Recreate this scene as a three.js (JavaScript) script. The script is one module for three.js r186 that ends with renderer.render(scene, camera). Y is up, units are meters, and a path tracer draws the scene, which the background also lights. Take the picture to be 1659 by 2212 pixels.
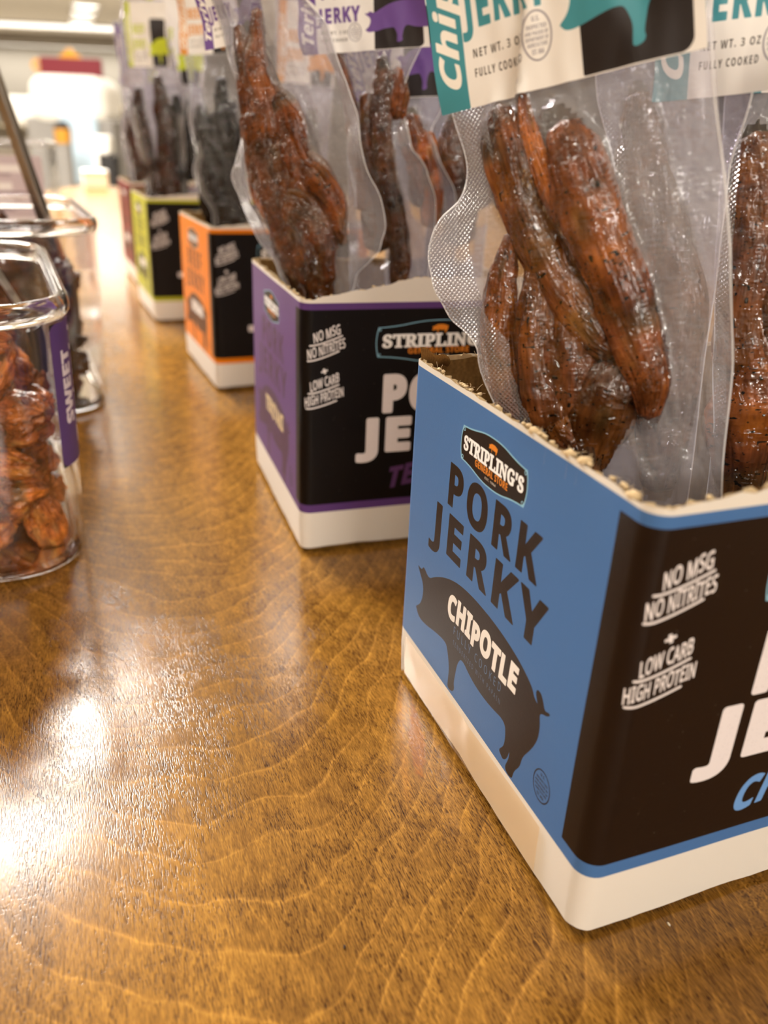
import * as THREE from 'three';
import { RoundedBoxGeometry } from 'three/addons/geometries/RoundedBoxGeometry.js';
import { mergeGeometries } from 'three/addons/utils/BufferGeometryUtils.js';
import { RectAreaLightUniformsLib } from 'three/addons/lights/RectAreaLightUniformsLib.js';

// ---------------------------------------------------------------- camera, lights, exposure
RectAreaLightUniformsLib.init();
const scene = new THREE.Scene();
scene.background = new THREE.Color(0x000000);
const renderer = new THREE.WebGLRenderer({ antialias: true });
renderer.toneMapping = THREE.LinearToneMapping;
renderer.toneMappingExposure = 1.14;
renderer.shadowMap.enabled = true;

const EYE = 0.1917, PITCH = 0.4254, ROLL = -0.0464, FOCAL = 1791.2;
const camera = new THREE.PerspectiveCamera(2 * Math.atan(1106 / FOCAL) * 180 / Math.PI, 1659 / 2212, 0.01, 80);
{
  const c = Math.cos(PITCH), s = Math.sin(PITCH), cr = Math.cos(ROLL), sr = Math.sin(ROLL);
  camera.position.set(0, EYE, 0);
  camera.up.set(sr, cr * c, -cr * s);
  camera.lookAt(0, EYE - s, -c);
  camera.focus = 0.262;
  camera.userData.fStop = 9.2;
}
const CEIL = 1.9, FLOOR = -0.95;
const LAMP_RADIANCE = 11;
const LAMP_COLOR = new THREE.Color().setRGB(1.0, 0.94, 0.865);

// ---------------------------------------------------------------- helpers
const V = (x, y, z) => new THREE.Vector3(x, y, z);
function rng(seed) { let a = seed >>> 0; return () => { a = (a + 0x6D2B79F5) | 0; let t = Math.imul(a ^ (a >>> 15), 1 | a); t = (t + Math.imul(t ^ (t >>> 7), 61 | t)) ^ t; return ((t ^ (t >>> 14)) >>> 0) / 4294967296; }; }
function h2(i, j, s) { let n = Math.imul(i, 374761393) + Math.imul(j, 668265263) + Math.imul(s, 2147483647 - 1274126177); n = Math.imul(n ^ (n >>> 13), 1274126177); n ^= n >>> 16; return (n >>> 0) / 4294967296; }
function n2(x, y, s = 0) { const i = Math.floor(x), j = Math.floor(y), fx = x - i, fy = y - j, u = fx * fx * (3 - 2 * fx), v = fy * fy * (3 - 2 * fy); const a = h2(i, j, s), b = h2(i + 1, j, s), c = h2(i, j + 1, s), d = h2(i + 1, j + 1, s); return a + (b - a) * u + (c - a + (a - b - c + d) * u) * v; }
function n3(x, y, z, s = 0) { const k = Math.floor(z), f = z - k, w = f * f * (3 - 2 * f); const a = n2(x, y, s + k * 57), b = n2(x, y, s + (k + 1) * 57); return a + (b - a) * w; }
function fbm3(x, y, z, s, o = 3) { let v = 0, a = 0.5, t = 0; for (let i = 0; i < o; i++) { v += a * n3(x, y, z, s + i * 131); t += a; a *= 0.5; x *= 2.03; y *= 2.03; z *= 2.03; } return v / t; }
const clamp = (x, a = 0, b = 1) => Math.min(b, Math.max(a, x));
const sstep = (a, b, x) => { const t = clamp((x - a) / (b - a)); return t * t * (3 - 2 * t); };
const lerp = (a, b, t) => a + (b - a) * t;

const taken = {};
function numbered(name) { const n = taken[name] = (taken[name] ?? -1) + 1; return n ? `${name}_${String(n).padStart(3, '0')}` : name; }
function mesh(name, geo, mat, parent) {
  const m = new THREE.Mesh(geo, mat); m.name = parent ? name : numbered(name); m.castShadow = m.receiveShadow = true;
  (parent || scene).add(m); return m;
}
function thing(name, label, category, group) {
  const o = new THREE.Group(); o.name = numbered(name); o.userData = { label, category }; if (group) o.userData.group = group; scene.add(o); return o;
}
function tag(o, label, category, group) { o.userData.label = label; o.userData.category = category; if (group) o.userData.group = group; return o; }
function struct(name, geo, mat, label) { const m = new THREE.Mesh(geo, mat); m.name = name; m.userData = { kind: 'structure', label, category: name.split('_')[0] }; m.castShadow = m.receiveShadow = true; scene.add(m); return m; }
const std = (p) => new THREE.MeshStandardMaterial(p);
const phys = (p) => new THREE.MeshPhysicalMaterial(p);
const lin = (r, g, b) => new THREE.Color().setRGB(r, g, b);
function boxAt(w, h, d, x, y, z) { const g = new THREE.BoxGeometry(w, h, d); g.translate(x, y, z); return g; }
function rbox(w, h, d, r, x, y, z) { const g = new RoundedBoxGeometry(w, h, d, 3, r); g.translate(x, y, z); return g; }
function gridGeo(nu, nv, fn) { // fn(u,v) -> [x,y,z]
  const p = [], uv = [], idx = [];
  for (let j = 0; j <= nv; j++) for (let i = 0; i <= nu; i++) { const q = fn(i / nu, j / nv); p.push(q[0], q[1], q[2]); uv.push(q.length > 3 ? q[3] : i / nu, q.length > 3 ? q[4] : j / nv); }
  for (let j = 0; j < nv; j++) for (let i = 0; i < nu; i++) { const a = j * (nu + 1) + i, b = a + 1, c = a + nu + 1, d = c + 1; idx.push(a, b, d, a, d, c); }
  const g = new THREE.BufferGeometry(); g.setAttribute('position', new THREE.Float32BufferAttribute(p, 3)); g.setAttribute('uv', new THREE.Float32BufferAttribute(uv, 2)); g.setIndex(idx); g.computeVertexNormals(); return g;
}
function dataTex(w, h, fn, { srgb = false, repeat = false } = {}) {
  const d = new Uint8Array(w * h * 4); const out = [0, 0, 0];
  for (let j = 0; j < h; j++) for (let i = 0; i < w; i++) { fn(i, j, out); const k = (j * w + i) * 4; d[k] = clamp(out[0], 0, 255); d[k + 1] = clamp(out[1], 0, 255); d[k + 2] = clamp(out[2], 0, 255); d[k + 3] = 255; }
  const t = new THREE.DataTexture(d, w, h); t.magFilter = THREE.LinearFilter; t.minFilter = THREE.LinearMipmapLinearFilter; t.generateMipmaps = true;
  if (srgb) t.colorSpace = THREE.SRGBColorSpace; if (repeat) t.wrapS = t.wrapT = THREE.RepeatWrapping; t.needsUpdate = true; return t;
}
function canvasTex(w, h, draw) { const c = document.createElement('canvas'); c.width = w; c.height = h; const x = c.getContext('2d'); draw(x, w, h); const t = new THREE.CanvasTexture(c); t.colorSpace = THREE.SRGBColorSpace; t.anisotropy = 8; return t; }
// tileable noise on a torus of n cells
function tn(x, y, nx, ny, s) { const i = Math.floor(x), j = Math.floor(y), fx = x - i, fy = y - j, u = fx * fx * (3 - 2 * fx), v = fy * fy * (3 - 2 * fy); const I = ((i % nx) + nx) % nx, J = ((j % ny) + ny) % ny, I1 = (I + 1) % nx, J1 = (J + 1) % ny; const a = h2(I, J, s), b = h2(I1, J, s), c = h2(I, J1, s), d = h2(I1, J1, s); return a + (b - a) * u + (c - a + (a - b - c + d) * u) * v; }

// ---------------------------------------------------------------- the shop room
const RX0 = -13, RX1 = 9, RZ0 = -24, RZ1 = 6;
{
  const T = 0.2, cx = (RX0 + RX1) / 2, cz = (RZ0 + RZ1) / 2, w = RX1 - RX0, d = RZ1 - RZ0, hgt = CEIL - FLOOR, cy = (CEIL + FLOOR) / 2;
  const wallM = std({ color: lin(0.36, 0.33, 0.28), roughness: 0.9 });
  const floorM = std({ color: lin(0.62, 0.56, 0.47), roughness: 0.7 });
  const ceilM = std({ color: lin(0.86, 0.80, 0.70), roughness: 0.95 });
  struct('floor', boxAt(w + 2 * T, T, d + 2 * T, cx, FLOOR - T / 2, cz), floorM, 'tan shop floor behind the counter');
  struct('ceiling', boxAt(w + 2 * T, T, d + 2 * T, cx, CEIL + T / 2, cz), ceilM, 'beige shop ceiling with rows of lights');
  struct('wall_left', boxAt(T, hgt, d, RX0 - T / 2, cy, cz), wallM, 'plain beige side wall on the left of the shop');
  struct('wall_right', boxAt(T, hgt, d, RX1 + T / 2, cy, cz), wallM, 'plain beige side wall on the right of the shop');
  struct('wall_back', boxAt(w, hgt, T, cx, cy, RZ0 - T / 2), wallM, 'distant beige back wall of the shop');
  struct('wall_front', boxAt(w, hgt, T, cx, cy, RZ1 + T / 2), wallM, 'beige wall behind the photographer');
  const beamM = std({ color: lin(0.30, 0.26, 0.21), roughness: 0.9 });
  struct('trim_1', boxAt(w, 0.22, 0.4, cx, CEIL - 0.11, -20.6), beamM, 'darker band across the ceiling near the back wall');
}
function ceilingLight(x, z, w, d, radiance, label, group) {
  const t = thing('ceiling_light', label, 'light', group);
  t.position.set(x, CEIL, z);
  const fr = mesh('frame', mergeGeometries([boxAt(w + 0.06, 0.03, 0.03, 0, -0.015, d / 2 + 0.015), boxAt(w + 0.06, 0.03, 0.03, 0, -0.015, -d / 2 - 0.015), boxAt(0.03, 0.03, d, w / 2 + 0.015, -0.015, 0), boxAt(0.03, 0.03, d, -w / 2 - 0.015, -0.015, 0)]), std({ color: 0xd8d4cc, roughness: 0.5 }), t);
  mesh('diffuser', boxAt(w, 0.01, d, 0, -0.008, 0), std({ color: 0xffffff, roughness: 0.8, emissive: LAMP_COLOR, emissiveIntensity: 1.6 }), t);
  const L = new THREE.RectAreaLight(LAMP_COLOR, radiance, w, d); L.position.set(0, -0.02, 0); L.rotation.x = -Math.PI / 2; t.add(L);
}
ceilingLight(-1.54, -2.34, 1.1, 0.9, 85, 'square ceiling light ahead of the jars, mirrored in the counter varnish');
ceilingLight(-1.3, -0.3, 1.0, 0.8, 1.5, 'square ceiling light above and left of the jars');
ceilingLight(1.7, 4.3, 1.8, 1.4, 32, 'wide ceiling light far behind the photographer on the right');
ceilingLight(-0.2, 3.4, 1.2, 1.0, 10, 'square ceiling light behind the photographer');
for (const [x, z] of [[-5.5, -3], [-2.6, -5.2], [-6, -9], [-1, -9], [4.5, -4], [-8, -13], [-4, -13]]) ceilingLight(x, z, 1.6, 1.0, z === -5.2 ? 6 : 14, 'square ceiling light over the far shop floor', 'ceiling lights over the far shop floor');
ceilingLight(-7.3, -18.6, 5.0, 0.7, 9, 'long pale ceiling light strip at the top left, nearer row');
ceilingLight(-9.0, -23.2, 5.4, 0.8, 7, 'long pale ceiling light strip next to the back wall');
for (let k = 0; k < 4; k++) ceilingLight(-5.1 - 0.38 * k, -15.2 - 1.0 * k, 0.34, 0.3, 16, ['nearest', 'second', 'third', 'farthest'][k] + ' small square lamp of the ceiling row above the maroon sign', 'small lamps in the right ceiling row');

// ---------------------------------------------------------------- counter
// wood: grain runs along the left faces of the cartons
const GA = 0.3744, GC = Math.cos(GA), GS = Math.sin(GA);
const woodTmp = { w: 0, t: 0 };
function wood(x, z, out, fine) { // out: r,g,b in 0..255 and height
  const dx = x - 0.0549, dz = z + 0.1535;
  const w = (dx * GC - dz * GS) * 1000, t = (-dx * GS - dz * GC) * 1000; // mm across and along the grain
  const warp = (n2(w * 0.045 + 7, t * 0.03, 3) - 0.5) * 16 + (n2(w * 0.13, t * 0.06, 4) - 0.5) * 3.6 + (n2(w * 0.45, t * 0.15, 5) - 0.5) * 0.8;
  const ww = w + 68 + (n2(t * 0.008, 3.3, 9) - 0.5) * 30 ;
  const per = 380, wm = Math.abs(((ww + per / 2) % per + per) % per - per / 2); // repeated veneer leaves far away
  const g = 0.0115 * wm * wm;
  const bump = 9 * Math.exp(-((w + 38) * (w + 38)) / 160) * sstep(75, 40, t);
  let h = (t - g - bump + warp) / 15.5;
  const hf = h - Math.floor(h);
  const lineW = 0.030 + 0.030 * n2(w * 0.06, t * 0.05, 21);
  const line = Math.exp(-Math.pow((hf - 0.5) / lineW, 2)) * (0.55 + 0.6 * n2(w * 0.05 + 3, t * 0.05, 22));
  const halo = Math.exp(-Math.pow((hf - 0.44) / 0.10, 2)) * n2(w * 0.07 + 9, t * 0.07, 23);
  const band = hf < 0.5 ? 0 : 1 - (hf - 0.5) * 2; // late wood just beyond the line is darker
  const broad = n2(w * 0.02, t * 0.006, 31) * 0.5 + n2(w * 0.09, t * 0.012, 32) * 0.3 + n2(w * 0.3, t * 0.03, 33) * 0.2;
  let fl = 0, pore = 0;
  if (fine) {
    const tw = t + (n2(w * 0.7, t * 0.3, 40) - 0.5) * 1.2;
    const a = n2(w * 4.2, tw * 0.55, 41), b = n2(w * 7.5 + 3, tw * 0.85, 42), c = n2(w * 1.5, tw * 0.22, 43);
    fl = a * 0.42 + b * 0.40 + c * 0.18 - 0.5;
    pore = sstep(0.56, 0.80, n2(w * 6.4 + 17, tw * 0.7 + 5, 44)) * (0.35 + 0.65 * sstep(0.2, 0.6, n2(w * 0.12, t * 0.08, 45)));
  } else { fl = (n2(w * 0.9, t * 0.2, 46) * 0.6 + n2(w * 1.6, t * 0.4, 47) * 0.4 - 0.5) * 0.55; pore = 0.14; }
  const coarse = n2(w * 0.35, t * 0.22, 48) - 0.5;
  let v = 0.535 + (broad - 0.5) * 0.26 + coarse * 0.10 + fl * 0.40 - pore * 0.22 - band * 0.055 + line * 0.115 + halo * 0.05;
  v = clamp(v, 0, 1.2);
  // knot streak of red-brown stain beside the near carton
  const kt = (t - 88) / 24, kc = w + 8.3 - (t - 88) * 0.33, kw = kc / (kt < 0 ? 3.1 : 3.1 * Math.max(0.12, 1 - kt * 0.95)), kn = Math.abs(kt) < 1.2 ? sstep(1.1, 0.75, Math.hypot(kt < 0 ? kt * 1.25 : kt * 0.9, kw) + (n2(w * 1.2, t * 0.5, 50) - 0.5) * 0.35) : 0;
  const ko = Math.exp(-Math.pow((kc + 5.2) / 1.3, 2)) * sstep(1.3, 0.8, Math.abs(kt + 0.1)); // paler rim left of the knot
  let r = 27 + v * 212, gg = 10 + v * 168, b = 2 + v * 72 + line * 2;
  r += 16 * ko; gg += 9 * ko;
  r = lerp(r, 130 + 60 * fl, kn * 0.85); gg = lerp(gg, 80 + 44 * fl, kn * 0.85); b = lerp(b, 30, kn * 0.85);
  // isolated dark specks
  out[0] = r; out[1] = gg; out[2] = b; out[3] = fl * 0.8 - pore * 0.9;
}
const COUNTER = { x0: -1.05, x1: 0.5, z0: -2.95, z1: 0.45 };
{
  const N = { x0: -0.140, x1: 0.105, z0: -0.305, z1: -0.060 }, M = { x0: -0.62, x1: 0.32, z0: -0.985, z1: -0.045 }, F = COUNTER;
  const o = [0, 0, 0, 0];
  const make = (R, n, fine) => {
    const bumpD = fine ? new Uint8Array(n * n * 4) : null;
    const map = dataTex(n, n, (i, j, out) => { wood(R.x0 + (i + 0.5) / n * (R.x1 - R.x0), R.z1 - (j + 0.5) / n * (R.z1 - R.z0), o, fine); out[0] = o[0]; out[1] = o[1]; out[2] = o[2]; if (bumpD) { const k = (j * n + i) * 4, b = clamp(140 + o[3] * 110, 0, 255); bumpD[k] = bumpD[k + 1] = bumpD[k + 2] = b; bumpD[k + 3] = 255; } }, { srgb: true });
    let bump; if (bumpD) { bump = new THREE.DataTexture(bumpD, n, n); bump.magFilter = THREE.LinearFilter; bump.needsUpdate = true; }
    return { map, bump };
  };
  const tN = make(N, 2048, true), tM = make(M, 2048, true), tF = make(F, 1024, false);
  const varnish = { roughness: 0.175, ior: 1.5, specularIntensity: 0.68 };
  const mN = phys({ ...varnish, map: tN.map, bumpMap: tN.bump, bumpScale: 0.00005 });
  const mM = phys({ ...varnish, map: tM.map, bumpMap: tM.bump, bumpScale: 0.00011 });
  const mF = phys({ ...varnish, map: tF.map });
  const pos = [], uv = [], nor = [], idx = [], groups = [];
  const quad = (R, x0, x1, z0, z1) => { const b = pos.length / 3; for (const [x, z] of [[x0, z1], [x1, z1], [x1, z0], [x0, z0]]) { pos.push(x, 0, z); nor.push(0, 1, 0); uv.push((x - R.x0) / (R.x1 - R.x0), (R.z1 - z) / (R.z1 - R.z0)); } idx.push(b, b + 1, b + 2, b, b + 2, b + 3); };
  const ring = (O, I) => { quad(O, O.x0, O.x1, O.z0, I.z0); quad(O, O.x0, O.x1, I.z1, O.z1); quad(O, O.x0, I.x0, I.z0, I.z1); quad(O, I.x1, O.x1, I.z0, I.z1); };
  let s0 = 0; const mark = (m) => { groups.push([s0, idx.length - s0, m]); s0 = idx.length; };
  quad(N, N.x0, N.x1, N.z0, N.z1); mark(0); ring(M, N); mark(1); ring(F, M); mark(2);
  const g = new THREE.BufferGeometry(); g.setAttribute('position', new THREE.Float32BufferAttribute(pos, 3)); g.setAttribute('normal', new THREE.Float32BufferAttribute(nor, 3)); g.setAttribute('uv', new THREE.Float32BufferAttribute(uv, 2)); g.setIndex(idx); for (const a of groups) g.addGroup(...a);
  const t = thing('counter', 'amber stained plywood shop counter with swirling grain under the cartons and jars', 'counter');
  mesh('counter_top', g, [mN, mM, mF], t);
  const edgeM = phys({ color: lin(0.30, 0.15, 0.05), roughness: 0.5 });
  const cx = (F.x0 + F.x1) / 2, cz = (F.z0 + F.z1) / 2, w = F.x1 - F.x0, d = F.z1 - F.z0;
  mesh('edge_band', boxAt(w, 0.03, d, cx, -0.0155, cz), edgeM, t);
  mesh('cabinet_base', boxAt(w - 0.08, 0.92, d - 0.08, cx, -0.49, cz), std({ color: lin(0.16, 0.09, 0.04), roughness: 0.7 }), t);
}

// ---------------------------------------------------------------- print for the cartons (millimetres, y up)
const PIG = [[9.4,54.5],[13.3,53.8],[14.7,56.3],[19.5,53.6],[24.0,56.7],[32.4,60.9],[41.5,63.6],[50.4,64.5],[58.9,64.5],[67.1,64.1],[75.8,62.9],[82.6,61.4],[87.6,59.7],[91.8,57.7],[92.8,56.0],[95.4,54.8],[94.1,56.4],[93.5,58.1],[94.2,59.2],[96.0,59.1],[97.3,57.8],[98.8,55.3],[100.9,56.3],[101.5,55.7],[99.7,54.4],[98.4,54.1],[96.6,53.0],[97.7,50.1],[97.7,45.2],[95.3,39.9],[91.3,34.1],[90.9,30.2],[87.9,26.1],[87.4,22.2],[82.3,22.8],[84.5,27.6],[84.4,31.0],[83.6,27.2],[81.4,25.0],[79.9,25.5],[78.1,26.5],[80.9,29.5],[81.2,33.4],[80.0,38.0],[70.5,36.5],[63.5,36.4],[56.1,37.3],[49.1,40.1],[46.4,36.4],[45.6,32.2],[44.8,27.3],[45.7,25.7],[44.4,23.5],[40.3,22.6],[40.5,26.6],[40.7,31.0],[38.2,37.0],[36.2,38.5],[28.3,37.4],[20.2,35.3],[13.3,34.7],[10.7,37.2],[10.2,37.7],[13.7,40.3],[15.4,43.7],[15.8,47.2],[14.8,49.9],[11.9,52.2]];
const SIDE = 129.3, FRONT = 128, HT = 125;
function pigPath(c, X, Y) { // smooth through the traced points
  c.beginPath(); const n = PIG.length; for (let i = 0; i <= n; i++) { const a = PIG[i % n], b = PIG[(i + 1) % n]; const mx = X((a[0] + b[0]) / 2), my = Y((a[1] + b[1]) / 2); if (!i) c.moveTo(mx, my); else c.quadraticCurveTo(X(a[0]), Y(a[1]), mx, my); } c.closePath(); c.fill();
}
// text stretched into a box w x h (canvas px) centred on cx, cy; o: rot (rad), skew, weight (extra stroke), font
function fit(c, str, cx, cy, w, h, color, o = {}) {
  const f = o.font || 'bold 100px sans-serif'; c.save(); c.font = f; c.textAlign = 'left'; c.textBaseline = 'alphabetic';
  const cap = 100 * (f.includes('serif') && !f.includes('sans') ? 0.70 : 0.715), gap = o.gap || 0;
  let tw = 0; for (const ch of str) tw += c.measureText(ch).width + gap; tw -= gap;
  c.translate(cx, cy); c.rotate(-(o.rot || 0)); c.transform(1, 0, -(o.skew || 0), 1, 0, 0); c.scale(w / tw, h / cap);
  c.fillStyle = c.strokeStyle = color; c.lineJoin = o.round ? 'round' : 'miter'; let x = -tw / 2, k = 0;
  for (const ch of str) { const jy = o.jitter ? Math.sin(k * 2.4 + 1) * o.jitter : 0; if (o.weight) { c.lineWidth = o.weight; c.strokeText(ch, x, cap / 2 + jy); } c.fillText(ch, x, cap / 2 + jy); x += c.measureText(ch).width + gap; k++; }
  c.restore();
}
function badge(c, X, Y, k, cx, cy, w, h, ink) { // store badge
  const path = (e) => { const L = X(cx - w / 2 - e), R = X(cx + w / 2 + e), T = Y(cy + h / 2 + e), B = Y(cy - h / 2 - e), mx = X(cx), s = h * k; c.beginPath(); c.moveTo(L + 1.5 * k, T + 0.16 * s); c.bezierCurveTo(L + w * k * 0.28, T + 0.12 * s, mx - w * k * 0.22, T, mx, T); c.bezierCurveTo(mx + w * k * 0.22, T, R - w * k * 0.28, T + 0.12 * s, R - 1.5 * k, T + 0.16 * s); c.quadraticCurveTo(R + 0.6 * k, (T + B) / 2, R - 1.5 * k, B - 0.16 * s); c.bezierCurveTo(R - w * k * 0.28, B - 0.12 * s, mx + w * k * 0.22, B, mx, B); c.bezierCurveTo(mx - w * k * 0.22, B, L + w * k * 0.28, B - 0.12 * s, L + 1.5 * k, B - 0.16 * s); c.quadraticCurveTo(L - 0.6 * k, (T + B) / 2, L + 1.5 * k, T + 0.16 * s); c.closePath(); };
  path(0.45); c.fillStyle = '#8fc3dc'; c.fill(); path(0); c.fillStyle = ink; c.fill();
  c.strokeStyle = '#8fc3dc'; c.lineWidth = 0.35 * k; for (const sx of [-1, 1]) for (const sy of [-1, 1]) { c.beginPath(); c.arc(X(cx + sx * (w / 2 - 1.9)), Y(cy + sy * h * 0.30), 0.5 * k, 0, 7); c.stroke(); }
  fit(c, "STRIPLING'S", X(cx), Y(cy + h * 0.02), w * 0.9 * k, h * 0.29 * k, '#ffffff', { font: 'bold 100px serif', weight: 7 });
  fit(c, 'GENERAL STORE', X(cx), Y(cy - h * 0.23), w * 0.50 * k, h * 0.14 * k, '#e58a2b', { weight: 2 });
  fit(c, 'EST. 1964', X(cx), Y(cy - h * 0.37), w * 0.17 * k, h * 0.06 * k, '#c9c2b8');
  c.fillStyle = '#e58a2b'; c.save(); const s = w * 0.135 / 92; pigPath(c, (x) => X(cx + (x - 55) * s), (y) => Y(cy + h * 0.31 + (y - 45) * s * 1.05)); c.restore();
}
function swoosh(c, x0, y0, x1, y1, wd, color) { c.strokeStyle = color; c.lineCap = 'round'; c.lineWidth = wd; c.beginPath(); c.moveTo(x0, y0); c.quadraticCurveTo(lerp(x0, x1, 0.3), lerp(y0, y1, 0.3) + wd * 1.6, x1, y1); c.stroke(); }
function ovalStamp(c, x, y, rx, ry, ink, lw) { c.save(); c.strokeStyle = c.fillStyle = ink; c.lineWidth = lw; c.beginPath(); c.ellipse(x, y, rx, ry, 0, 0, 7); c.stroke(); fit(c, 'U.S.', x, y - ry * 0.68, rx * 0.55, ry * 0.2, ink); fit(c, 'INSPECTED', x, y - ry * 0.36, rx * 1.4, ry * 0.17, ink); fit(c, 'AND PASSED BY', x, y - ry * 0.1, rx * 1.6, ry * 0.15, ink); fit(c, 'DEPARTMENT OF', x, y + ry * 0.14, rx * 1.6, ry * 0.15, ink); fit(c, 'AGRICULTURE', x, y + ry * 0.37, rx * 1.4, ry * 0.16, ink); fit(c, 'EST. M6A', x, y + ry * 0.66, rx * 0.85, ry * 0.2, ink); c.restore(); }
function printCarton(size, o) {
  const tot = SIDE + FRONT, W = size, H = Math.round(size * HT / tot), k = W / tot;
  return canvasTex(W, H, (c) => {
    const X = (mm) => mm * k, Y = (mm) => H - mm * k, rect = (x0, x1, y0, y1, col) => { c.fillStyle = col; c.fillRect(X(x0), Y(y1), (x1 - x0) * k, (y1 - y0) * k); };
    const board = o.board || '#e9e3da';
    rect(0, tot, 0, HT, board); rect(0, tot, 22.1, 123.4, o.color);
    rect(SIDE - 14.7, tot - 14.7, 26.3, 120.4, o.ink);
    // side panel
    badge(c, X, Y, k, SIDE - 74, 109.2, 41, 14.4, o.ink);
    fit(c, o.kind, X(SIDE - 72.6), Y(93.2), 58 * k, 13.6 * k, o.word, { weight: 3.5, round: true, gap: 8 });
    fit(c, 'JERKY', X(SIDE - 73.0), Y(76.4), 73 * k, 13.8 * k, o.word, { weight: 3.5, round: true, gap: 8 });
    c.fillStyle = o.word; pigPath(c, X, Y);
    fit(c, o.flavor, X(SIDE - 69.4), Y(53.8), 48 * k, 8.4 * k, o.flavorInk || '#f7f3ee', { weight: 7, round: true, skew: 0.06, jitter: 5 });
    fit(c, 'FULLY COOKED', X(SIDE - 70.8), Y(46.3), 34 * k, 2.9 * k, o.faint, { font: '100px sans-serif', gap: 30 });
    fit(c, 'TENDERIZED WITH PAPAIN', X(SIDE - 70.4), Y(41.8), 34 * k, 1.8 * k, o.faint, { font: '100px sans-serif', gap: 30 });
    ovalStamp(c, X(SIDE - 26.9), Y(32.9), 4.2 * k, 5.0 * k, o.ink, 0.35 * k);
    // front panel
    const F = (s) => X(SIDE + s), pale = '#efe9ea';
    const line = (str, s0, y0, s1, y1, hh) => { const dx = F(s1) - F(s0), dy = Y(y1) - Y(y0), L = Math.hypot(dx, dy), r = Math.atan2(-dy, dx); fit(c, str, (F(s0) + F(s1)) / 2, (Y(y0) + Y(y1)) / 2, L, hh * k, pale, { rot: r, weight: 5, skew: 0.2, round: true, font: '100px sans-serif', jitter: 4 }); };
    line('NO MSG', -0.2, 108.0, 12.8, 112.0, 4.2); swoosh(c, F(-1.6), Y(104.6), F(13.6), Y(108.8), 0.75 * k, pale);
    line('NO NITRITES', -3.0, 100.6, 15.2, 105.6, 4.2); swoosh(c, F(-2.6), Y(97.6), F(12.2), Y(101.8), 0.75 * k, pale);
    fit(c, '+', F(5.4), Y(92.8), 3.4 * k, 3.4 * k, pale, { weight: 6, rot: 0.3 });
    line('LOW CARB', -1.6, 85.6, 12.6, 89.6, 4.2); swoosh(c, F(-2.2), Y(82.4), F(12.4), Y(86.2), 0.75 * k, pale);
    line('HIGH PROTEIN', -4.2, 78.2, 15.0, 83.0, 4.2); swoosh(c, F(-3.2), Y(75.2), F(11.4), Y(78.6), 0.75 * k, pale);
    badge(c, X, Y, k, SIDE + 62, 105.2, 64, 19, o.ink);
    const worn = (str, cx, cy, w, h) => { fit(c, str, F(cx), Y(cy), w * k, h * k, '#eee7ea', { weight: 9, round: true, gap: 4 }); };
    worn(o.kind, 64, 80.6, 61, 17); worn('JERKY', 64.5, 60.2, 78, 16);
    // worn ink flecks in the big letters
    const R = rng(77); c.fillStyle = 'rgba(150,140,146,0.35)'; c.globalCompositeOperation = 'source-atop';
    for (let i = 0; i < 2600; i++) { const s = 25 + R() * 80, y = 52 + R() * 38, px = F(s), py = Y(y); const d = c.getImageData(px, py, 1, 1).data; if (d[0] > 200 && R() < 0.6) c.fillRect(px, py, 1.4, 1.4); }
    c.globalCompositeOperation = 'source-over';
    fit(c, o.flavor, F(68), Y(41.0), 58 * k, 10.5 * k, o.script, { weight: 5, round: true, skew: 0.30, rot: 0.11, jitter: 3 });
    // dust specks
    c.fillStyle = 'rgba(190,178,168,0.5)'; for (let i = 0; i < 150; i++) { c.beginPath(); c.arc(F(R() * FRONT), Y(26 + R() * 92), 0.08 * k + R() * 0.12 * k, 0, 7); c.fill(); }
  });
}

// ---------------------------------------------------------------- cartons
const boardGrain = dataTex(256, 256, (i, j, o) => { const v = 128 + (tn(i / 2, j / 2, 128, 128, 5) - 0.5) * 90 + (tn(i / 12, j / 12, 22, 22, 6) - 0.5) * 60; o[0] = o[1] = o[2] = v; }, { repeat: true });
boardGrain.repeat.set(18, 9);
const kraftTex = dataTex(256, 256, (i, j, o) => { const f = tn(i / 3, j / 24, 85, 11, 8) - 0.5, g = tn(i / 2, j / 2, 128, 128, 9) - 0.5; o[0] = 132 + 28 * f + 20 * g; o[1] = 100 + 24 * f + 18 * g; o[2] = 54 + 18 * f + 14 * g; }, { srgb: true, repeat: true });
const kraftM = std({ map: kraftTex, roughness: 0.95 });
const pulpM = std({ color: lin(0.68, 0.52, 0.31), roughness: 1 });
const tapeM = phys({ color: 0xfff4e2, roughness: 0.22, transmission: 0.92, thickness: 0, ior: 1.45 });
const CARTONS = { blue: [0.0549, -0.1535, 0.3744], purple: [-0.0403, -0.3672, 0.335], orange: [-0.1377, -0.6413, 0.4199], green: [-0.253, -0.8851, 0.4138], red: [-0.335, -1.10, 0.41] };
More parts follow.
